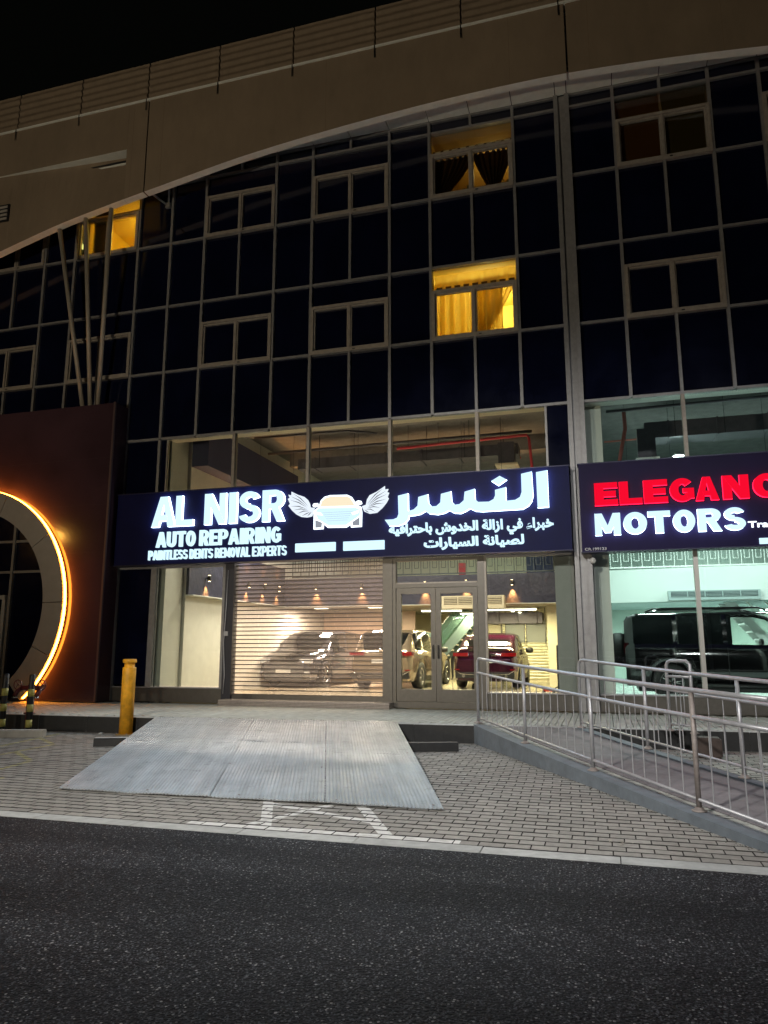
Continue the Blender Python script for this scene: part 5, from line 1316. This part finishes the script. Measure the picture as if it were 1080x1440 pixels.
for b in blocks:
    tz = random.uniform(-.0015,.002); r1, r2, r3 = random.uniform(-.006,.006), random.uniform(-.012,.012), random.uniform(-.004,.004)
    if b in near:
        o = p0 if first else copy_part(p0, pav); first = False
        o.location = (b[0],b[1],tz); o.rotation_euler = (r2,r1,r3)
    else:
        k = len(rest.v); rest.v += [(b[0]+v[0]-v[1]*r3, b[1]+v[1]+v[0]*r3, v[2]+tz-v[0]*r1+v[1]*r2) for v in bv]
        for f in bf: rest.f.append([k+j for j in f])
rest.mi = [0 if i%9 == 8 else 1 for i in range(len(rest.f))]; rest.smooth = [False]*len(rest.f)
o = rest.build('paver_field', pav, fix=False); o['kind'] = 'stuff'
# walkway with its own blocks, laid the other way
walk = MB()
xs_ = lin(-19,7,26)
vs = []
for x in xs_: vs += [(x,ys_edge(x),.262),(x,.02,.262),(x,ys_edge(x),-.04)]
fs = []
for i in range(26): fs += [(3*i,3*i+3,3*i+4,3*i+1),(3*i+2,3*i+5,3*i+3,3*i)]
walk.add(vs,fs,SAND); wk = walk.build('walkway', fix=False); wk['kind'] = 'structure'
wv, wf = block_mesh(.10-.011,.20-.008,.03,.003); wb = MB(); wi = wb.mat(WALKP); col_ = 0; x = -19
while x < 7:
    y = -3.45+(col_%2)*.10
    while y < 0:
        cxx, cyy = x+.05, y+.10
        if cyy-.09 > ys_edge(cxx)+.13 and cyy < -.05:
            k = len(wb.v); tz = .28+random.uniform(-.001,.0012); r1 = random.uniform(-.01,.01)
            wb.v += [(cxx+v[0],cyy+v[1],tz+v[2]-v[0]*r1) for v in wv]
            for f in wf: wb.f.append([k+j for j in f])
        y += .20
    x += .10; col_ += 1
wb.mi = [wi]*len(wb.f); wb.smooth = [False]*len(wb.f); o = wb.build('paver_field', wk, fix=False); o['kind'] = 'stuff'
# raised kerb stones along the walkway edge: pale top, black painted face
x = -19.0; rz = math.atan(.051)
while x < 7:
    L = 1.0
    m_ = MB(); m_.box(0,L-.006,0,.13,-.30,.0,CONC); m_.box(.0,L-.006,-.004,-.0005,-.29,-.012,CONCD)
    o = m_.build('kerb_stone', wk, (x,ys_edge(x)-.005,.284+random.uniform(-.002,.002))); o.rotation_euler[2] = rz
    x += L

# concrete ramp with upstands
rdir = Vector((.55,-1,0)).normalized(); rlen = 6.75; rside = Vector((1,0,0))
A0 = Vector((-2.05,-2.90,0)); wid_ = 1.60
ramp = empty('access_ramp', (A0.x,A0.y,0), label='sloping grey concrete access ramp between the two handrails', cat='ramp')
def rz_(t_): return uz2(t_)-.028 if t_ > .6 else .281-.012*(t_/.6)-.05*t_+.0025*t_*t_
def uz(t_): return .30-.035*t_*(1-.0) if t_ < 1 else .30-.19*(t_/rlen)-.00
def strip(name, off0, off1, zf, m, parent, zb=-.03, n=12, t0=0, t1=rlen, msk=None):
    mb = MB(); vs = []
    for i in range(n+1):
        t_ = t0+(t1-t0)*i/n; p = rdir*t_
        a = p+rside*off0; b = p+rside*off1; z = zf(t_)
        vs += [(a.x,a.y,zb),(a.x,a.y,z),(b.x,b.y,z),(b.x,b.y,zb)]
    fs = []
    for i in range(n):
        p, q_ = 4*i, 4*i+4
        for k in range(3): fs.append((p+k,q_+k,q_+k+1,p+k+1))
    fs += [(0,1,2,3),(4*n,4*n+1,4*n+2,4*n+3)]
    mb.add(vs,fs,m); return mb.build(name, parent)
def uz2(t_): return .292-.05*t_+.0025*t_*t_
segl = rlen/5
for i in range(5):
    strip('upstand', 0, .20, uz2, UPST, ramp, n=2, t0=i*segl+.002, t1=(i+1)*segl-.002)
    strip('upstand', wid_, wid_+.16, lambda t_: uz2(t_)-.01, UPST, ramp, n=2, t0=i*segl+.002, t1=(i+1)*segl-.002)
strip('ramp_slab', .42, wid_-.001, rz_, RAMPC, ramp)
# brick gutter strip along the near upstand
n_ = 60
for i in range(n_):
    pass
gut = MB()
for i in range(66):
    for k in range(2):
        t0 = .02+i*.102+k*.0; p0_ = rdir*t0; p1_ = rdir*(t0+.095)
        o0 = .205+k*.107; o1 = o0+.101; za = rz_(t0)-.008+random.uniform(-.002,.002); zb_ = rz_(t0+.095)-.008+random.uniform(-.002,.002)
        gut.add([(p0_.x+o0,p0_.y,za),(p0_.x+o1,p0_.y,za),(p1_.x+o1,p1_.y,zb_),(p1_.x+o0,p1_.y,zb_)],[(0,1,2,3)],WALKP)
gg = gut.build('gutter_bricks', ramp); gg['kind'] = 'stuff'
strip('gutter_bed', .2005, .4195, lambda t_: rz_(t_)-.02, SAND, ramp)

# railings
def railing(base, n, spacing, z0f, label, end_extra=0, nb=7, side=0):
    bp = Vector(base); t = empty('handrail', (bp.x,bp.y,z0f(0)), label=label, cat='railing', group='steel tube handrails of the access ramp')
    def L(tt, h):
        p = rdir*tt; return Vector((p.x,p.y,z0f(tt)-z0f(0)+h))
    T = spacing*(n-1)+end_extra
    r = .0225
    # top rail with rounded first corner running down as the first post
    corner = [L(0,.0),L(0,.92),L(0.02,.98),L(.07,1.02),L(.16,1.03)]
    MB().tube(corner+[L(T*k/10,1.03) for k in range(1,11)], r, STEEL, 12).build('top_rail', t)
    MB().tube([L(0,.79),L(.1,.80)]+[L(T*k/10,.80) for k in range(1,11)], r*.88, STEEL, 12).build('mid_rail', t)
    MB().tube([L(0,.085),L(T,.085)], r*.7, STEEL, 10).build('bottom_rail', t)
    post = None
    for i in range(1,n):
        q_ = L(i*spacing,0); MB().tube([q_,q_+Vector((0,0,1.01))], .023, STEELB if i == n-1 else STEEL, 12).build('post', t)
    fl = MB().lathe([(.065,0),(.065,.010),(.045,.016),(.030,.035)],(0,0,0),STEELB,18).build('base_flange', t)
    for i in range(1,n): 
        q_ = L(i*spacing,0); copy_part(fl, t, q_)
    bmesh_ = MB().tube([(0,0,0),(0,0,.705)], .0062, STEEL, 8, cap=False).build('baluster', t); fb = True
    tt = 0; 
    nn = int(T/spacing*nb+.5)
    for i in range(int(math.ceil(T/spacing))):
        for k in range(1,nb+1):
            s_ = i*spacing+spacing*k/(nb+1)
            if s_ > T: break
            o = bmesh_ if fb else copy_part(bmesh_, t); fb = False
            o.location = L(s_,.09)
    return t
railing((-1.99,-2.74), 4, 1.886, lambda t_: uz2(t_)+.004, 'long steel tube handrail along the near edge of the concrete ramp', end_extra=.98, nb=8)
railing((-.38,-2.86), 4, 1.82, lambda t_: uz2(t_)-.006, 'steel tube handrail along the far edge of the concrete ramp', end_extra=1.1, nb=6)
t = empty('handrail', (.90,-2.92,.284), label='short looped steel railing standing on the walkway edge before the right showroom', cat='railing')
p1_ = Vector((.30,-.30,0))
MB().tube([(0,0,0),(0,0,.95),(.02,-.02,1.0),(.06,-.06,1.02)]+[tuple(p1_*.5+Vector((0,0,1.02)))]+[tuple(p1_-Vector((.05,-.05,0))+Vector((0,0,1.02))),tuple(p1_+Vector((0,0,.97))),tuple(p1_)], .024, STEEL, 12).build('loop_rail', t)
MB().tube([(0,0,.79),tuple(p1_+Vector((0,0,.79)))], .02, STEEL, 10).build('mid_rail', t); MB().tube([(0,0,.10),tuple(p1_+Vector((0,0,.10)))], .018, STEEL, 10).build('bottom_rail', t)
for k in (.33,.66): MB().tube([tuple(p1_*k+Vector((0,0,.10))),tuple(p1_*k+Vector((0,0,.79)))], .0075, STEEL, 8).build('baluster', t)
for q_ in (Vector((0,0,0)),p1_): MB().lathe([(.065,0),(.065,.010),(.045,.016),(.030,.035)],tuple(q_),STEELB,16).build('base_flange', t)
t = MB().box(1.18,1.50,-3.62,-3.34,0,.27,M('brown_stained_block',(.07,.05,.042),.8,noise=.3,nscale=8)).build('concrete_block')
bmm = bmesh.new(); bmm.from_mesh(t.data); bmesh.ops.bevel(bmm, geom=bmm.edges[:], offset=.02, segments=2, affect='EDGES'); bmm.to_mesh(t.data); bmm.free()
tag(t,'dark brown stained concrete block at the foot of the short looped railing','block')

# metal ramp plate of corrugated sheets
FL, FRt, BLf, BRt = Vector((-5.66,-8.02,.020)), Vector((-1.50,-7.88,.020)), Vector((-7.56,-3.36,.298)), Vector((-3.27,-3.02,.298))
BLf += (BLf-FL)*.012; BRt += (BRt-FRt)*.012
plate = empty('metal_ramp', (-4.5,-5.6,0), label='wide ribbed steel ramp plate bridging the kerb in front of the shutter', cat='ramp')
def pp(u,v,dz=0):
    a = FL.lerp(FRt,u); b = BLf.lerp(BRt,u); p = a.lerp(b,v); return Vector((p.x+4.5,p.y+5.6,p.z+dz))
us = [0,.425,.72,1.0]; vsplit = [(0,.56,1),(0,.60,1),(0,.48,1)]
rib = .040/4.17
for ci in range(3):
    for vi in range(2):
        u0, u1 = us[ci]+(.0008 if ci else 0), us[ci+1]-(.0008 if ci < 2 else 0); v0, v1 = vsplit[ci][vi]+(.0012 if vi else 0), vsplit[ci][vi+1]-(.0012 if vi == 0 else 0)
        nr = int((u1-u0)/rib); mb = MB(); vs = []; m_ = nr*4+1; dz0 = random.uniform(0,.003)
        nv = 10; ph = random.random()*6
        for j in range(nv+1):
            v = v0+(v1-v0)*j/nv
            for i in range(m_):
                u = u0+(u1-u0)*i/(m_-1); k = i%4; h = (0,.0065,.0065,0)[k]
                w = .004*math.sin(u*17+ph)*math.sin(v*9+ph)+.003*math.sin(u*41+ph*2)
                if (ci == 1 and vi == 0): w += 0
                vs.append(pp(u,v,h+dz0+w))
        fs = [(j*m_+i,j*m_+i+1,(j+1)*m_+i+1,(j+1)*m_+i) for j in range(nv) for i in range(m_-1)]
        # skirt so that the sheet has thickness
        k0 = len(vs)
        ring = [i for i in range(m_)]+[(j+1)*m_-1 for j in range(1,nv+1)]+[nv*m_+i for i in range(m_-2,-1,-1)]+[j*m_ for j in range(nv-1,0,-1)]
        vs += [Vector(vs[r_])-Vector((0,0,.011)) for r_ in ring]
        fs += [(ring[i],ring[(i+1)%len(ring)],k0+(i+1)%len(ring),k0+i) for i in range(len(ring))]
        mb.add(vs,fs,PLATE); mb.build('ribbed_sheet', plate)
for v in (.25,.55,.85):  # support bars beneath
    a, b = pp(.01,v,-.05), pp(.99,v,-.05); MB().tube([a,b],.02,DARKM,6).build('support_bar', plate)
for u in (.005,.995):
    a, b = pp(u,.02,-.016), pp(u,.985,-.022); MB().tube([a,b],.010,STEEL,6).build('edge_bar', plate)
for (u,v) in ((.02,.02),(.25,.02),(.5,.02),(.75,.02),(.98,.02),(.02,.5),(.98,.5),(.43,.3),(.71,.3)):
    MB().lathe([(.014,0),(.012,.006)],tuple(pp(u,v,.004)),STEELB,8).build('bolt', plate)

# yellow bollard
t = empty('bollard', (-8.10,-3.40,0), label='tall plain yellow steel bollard beside the metal ramp', cat='bollard')
MB().lathe([(.115,0),(.115,1.14),(.112,1.15),(.088,1.155),(.088,1.225),(.112,1.23),(.116,1.24),(.116,1.285),(.108,1.295)],(0,0,0),YEL,36).build('post', t)
MB().lathe([(.17,-.0),(.17,.012),(.12,.016)],(0,0,0),M('dirty_yellow_paint',(.32,.20,.06),.7),30).build('base_plate', t)
for k in range(4): MB().lathe([(.014,.012),(.012,.026)],(.145*math.cos(k*1.57+.7),.145*math.sin(k*1.57+.7),0),STEELB,8).build('bolt', t)
# striped bollards
def striped(x,y,h,label):
    t = empty('striped_bollard', (x,y,0), label=label, cat='bollard', group='black and yellow striped bollards')
    MB().lathe([(.052,0),(.052,h-.02),(.04,h)],(0,0,0),BLK,20).build('post', t)
    k = 0; z = h-.26
    while z > .05:
        MB().lathe([(.0545,z-.13),(.0545,z)],(0,0,0),YELG,20).build('yellow_band', t); z -= .27; k += 1
    return t
striped(-9.97,-3.62,1.02,'black and yellow striped bollard directly left of the fire hydrant pipe')
striped(-10.46,-3.72,1.03,'black and yellow striped bollard at the left edge of the picture')
# fire hydrant riser with two hand wheels
t = empty('fire_hydrant', (-10.20,-3.36,0), label='dark red fire hydrant riser with two hand wheels on the kerb edge', cat='hydrant')
HR = M('dark_red_hydrant_paint',(.13,.02,.02),.4)
MB().tube([(0,0,0),(0,0,.82)],.065,HR,18).build('riser', t); MB().lathe([(.10,0),(.10,.02)],(0,0,.30),HR,18).build('flange', t); MB().lathe([(.10,0),(.10,.02)],(0,0,.0),HR,18).build('flange', t)
MB().tube([(-.22,0,.76),(.26,0,.76)],.045,HR,14).build('crosspiece', t)
for s_ in (-1,1):
    v_ = MB().tube([(s_*.22,0,.76),(s_*.24,-.08,.70),(s_*.24,-.14,.62)],.04,HR,12).build('outlet', t)
    MB().lathe([(.05,0),(.05,.03)],(s_*.24,-.14,.585),CHROME,12).build('cap', v_)
    w_ = empty('tmp'); bpy.data.objects.remove(w_)
    ring = MB(); c = Vector((s_*.27,-.05,.82))
    pts = [c+Vector((.085*math.cos(a),0,.085*math.sin(a))) for a in [2*math.pi*k/18 for k in range(19)]]
    ring.tube(pts,.010,HR,6,cap=False)
    for k in range(3): a = k*2.09; ring.tube([c,c+Vector((.08*math.cos(a),0,.08*math.sin(a)))],.007,HR,5)
    ring.tube([c,c+Vector((0,.06,0))],.014,HR,8); ring.build('hand_wheel', t)

# wheel stops, laid at right angles to the slanted bays
def stop(x,y,L,m1,m2,label,h=.125,rz=R(21)):
    prof = [(-.08,0),(-.075,h-.02),(-.055,h),(.055,h),(.075,h-.02),(.08,0)]
    mb = MB(); n = len(prof); vs = [(0,a,b) for a,b in prof]+[(L,a,b) for a,b in prof]
    mb.add(vs,[(2,3,n+3,n+2)],m1); mb.add(vs,[(i,i+1,n+i+1,n+i) for i in range(n-1) if i != 2]+[tuple(range(n)),tuple(range(2*n-1,n-1,-1))],m2)
    o = mb.build('wheel_stop', None, (x,y,0)); o.rotation_euler[2] = rz
    return tag(o,label,'wheel stop','wheel stops of the parking bays')
stop(-11.02,-4.80,1.95,CONC,M('pale_stop_concrete',(.40,.38,.34),.8,noise=.15),'pale bare concrete wheel stop in front of the striped bollards')
stop(-7.62,-4.86,1.5,CONC,CONCD,'black sided wheel stop half under the left of the metal ramp')
stop(-3.7,-4.42,1.68,M('dark_stop_top',(.10,.09,.085),.8,noise=.2),CONCD,'dark wheel stop sticking out right of the metal ramp')
# litter and small stones on the paving
for i,(x,y,r_,lab) in enumerate(((-8.45,-3.62,.04,'small pale stone beside the yellow bollard'),)):
    mb = MB(); mb.lathe([(r_*.5,0),(r_,r_*.4),(r_*.7,r_*.9),(r_*.2,r_*1.1)],(0,0,0),CONC,7,False); tag(mb.build('stone',None,(x,y,.002)),lab,'stone')
lf = MB()
for k in range(26):
    a, r_ = random.uniform(0,6.28), random.uniform(0,.07); c = Vector((.05+r_*math.cos(a)*1.6,-8.62+r_*math.sin(a),.006)); s_ = random.uniform(.008,.02); b_ = random.uniform(0,6.28)
    lf.add([c+Vector((s_*math.cos(b_+q_*2.1),s_*math.sin(b_+q_*2.1),random.uniform(0,.01))) for q_ in range(3)],[(0,1,2)],M('pale_litter',(.45,.42,.36),.8))
o = lf.build('litter', fix=False); tag(o,'few dry leaf scraps lying on the pavers near the road kerb','litter'); o['kind'] = 'stuff'
lv = MB()
for k in range(420):  # dry leaf crumbs along the foot of the upstand
    t_ = random.uniform(.1,6.6); o_ = -abs(random.gauss(0,.05))-.01; p = A0+rdir*t_+rside*o_; s_ = random.uniform(.004,.013); b_ = random.uniform(0,6.28)
    lv.add([(p.x+s_*math.cos(b_+q_*2.1),p.y+s_*math.sin(b_+q_*2.1),.004+random.uniform(0,.006)) for q_ in range(3)],[(0,1,2)],M('dry_leaf_crumb',(.05,.035,.02),.9))
o = lv.build('leaf_crumbs', fix=False); o['kind'] = 'stuff'
print('objects', len(bpy.data.objects))
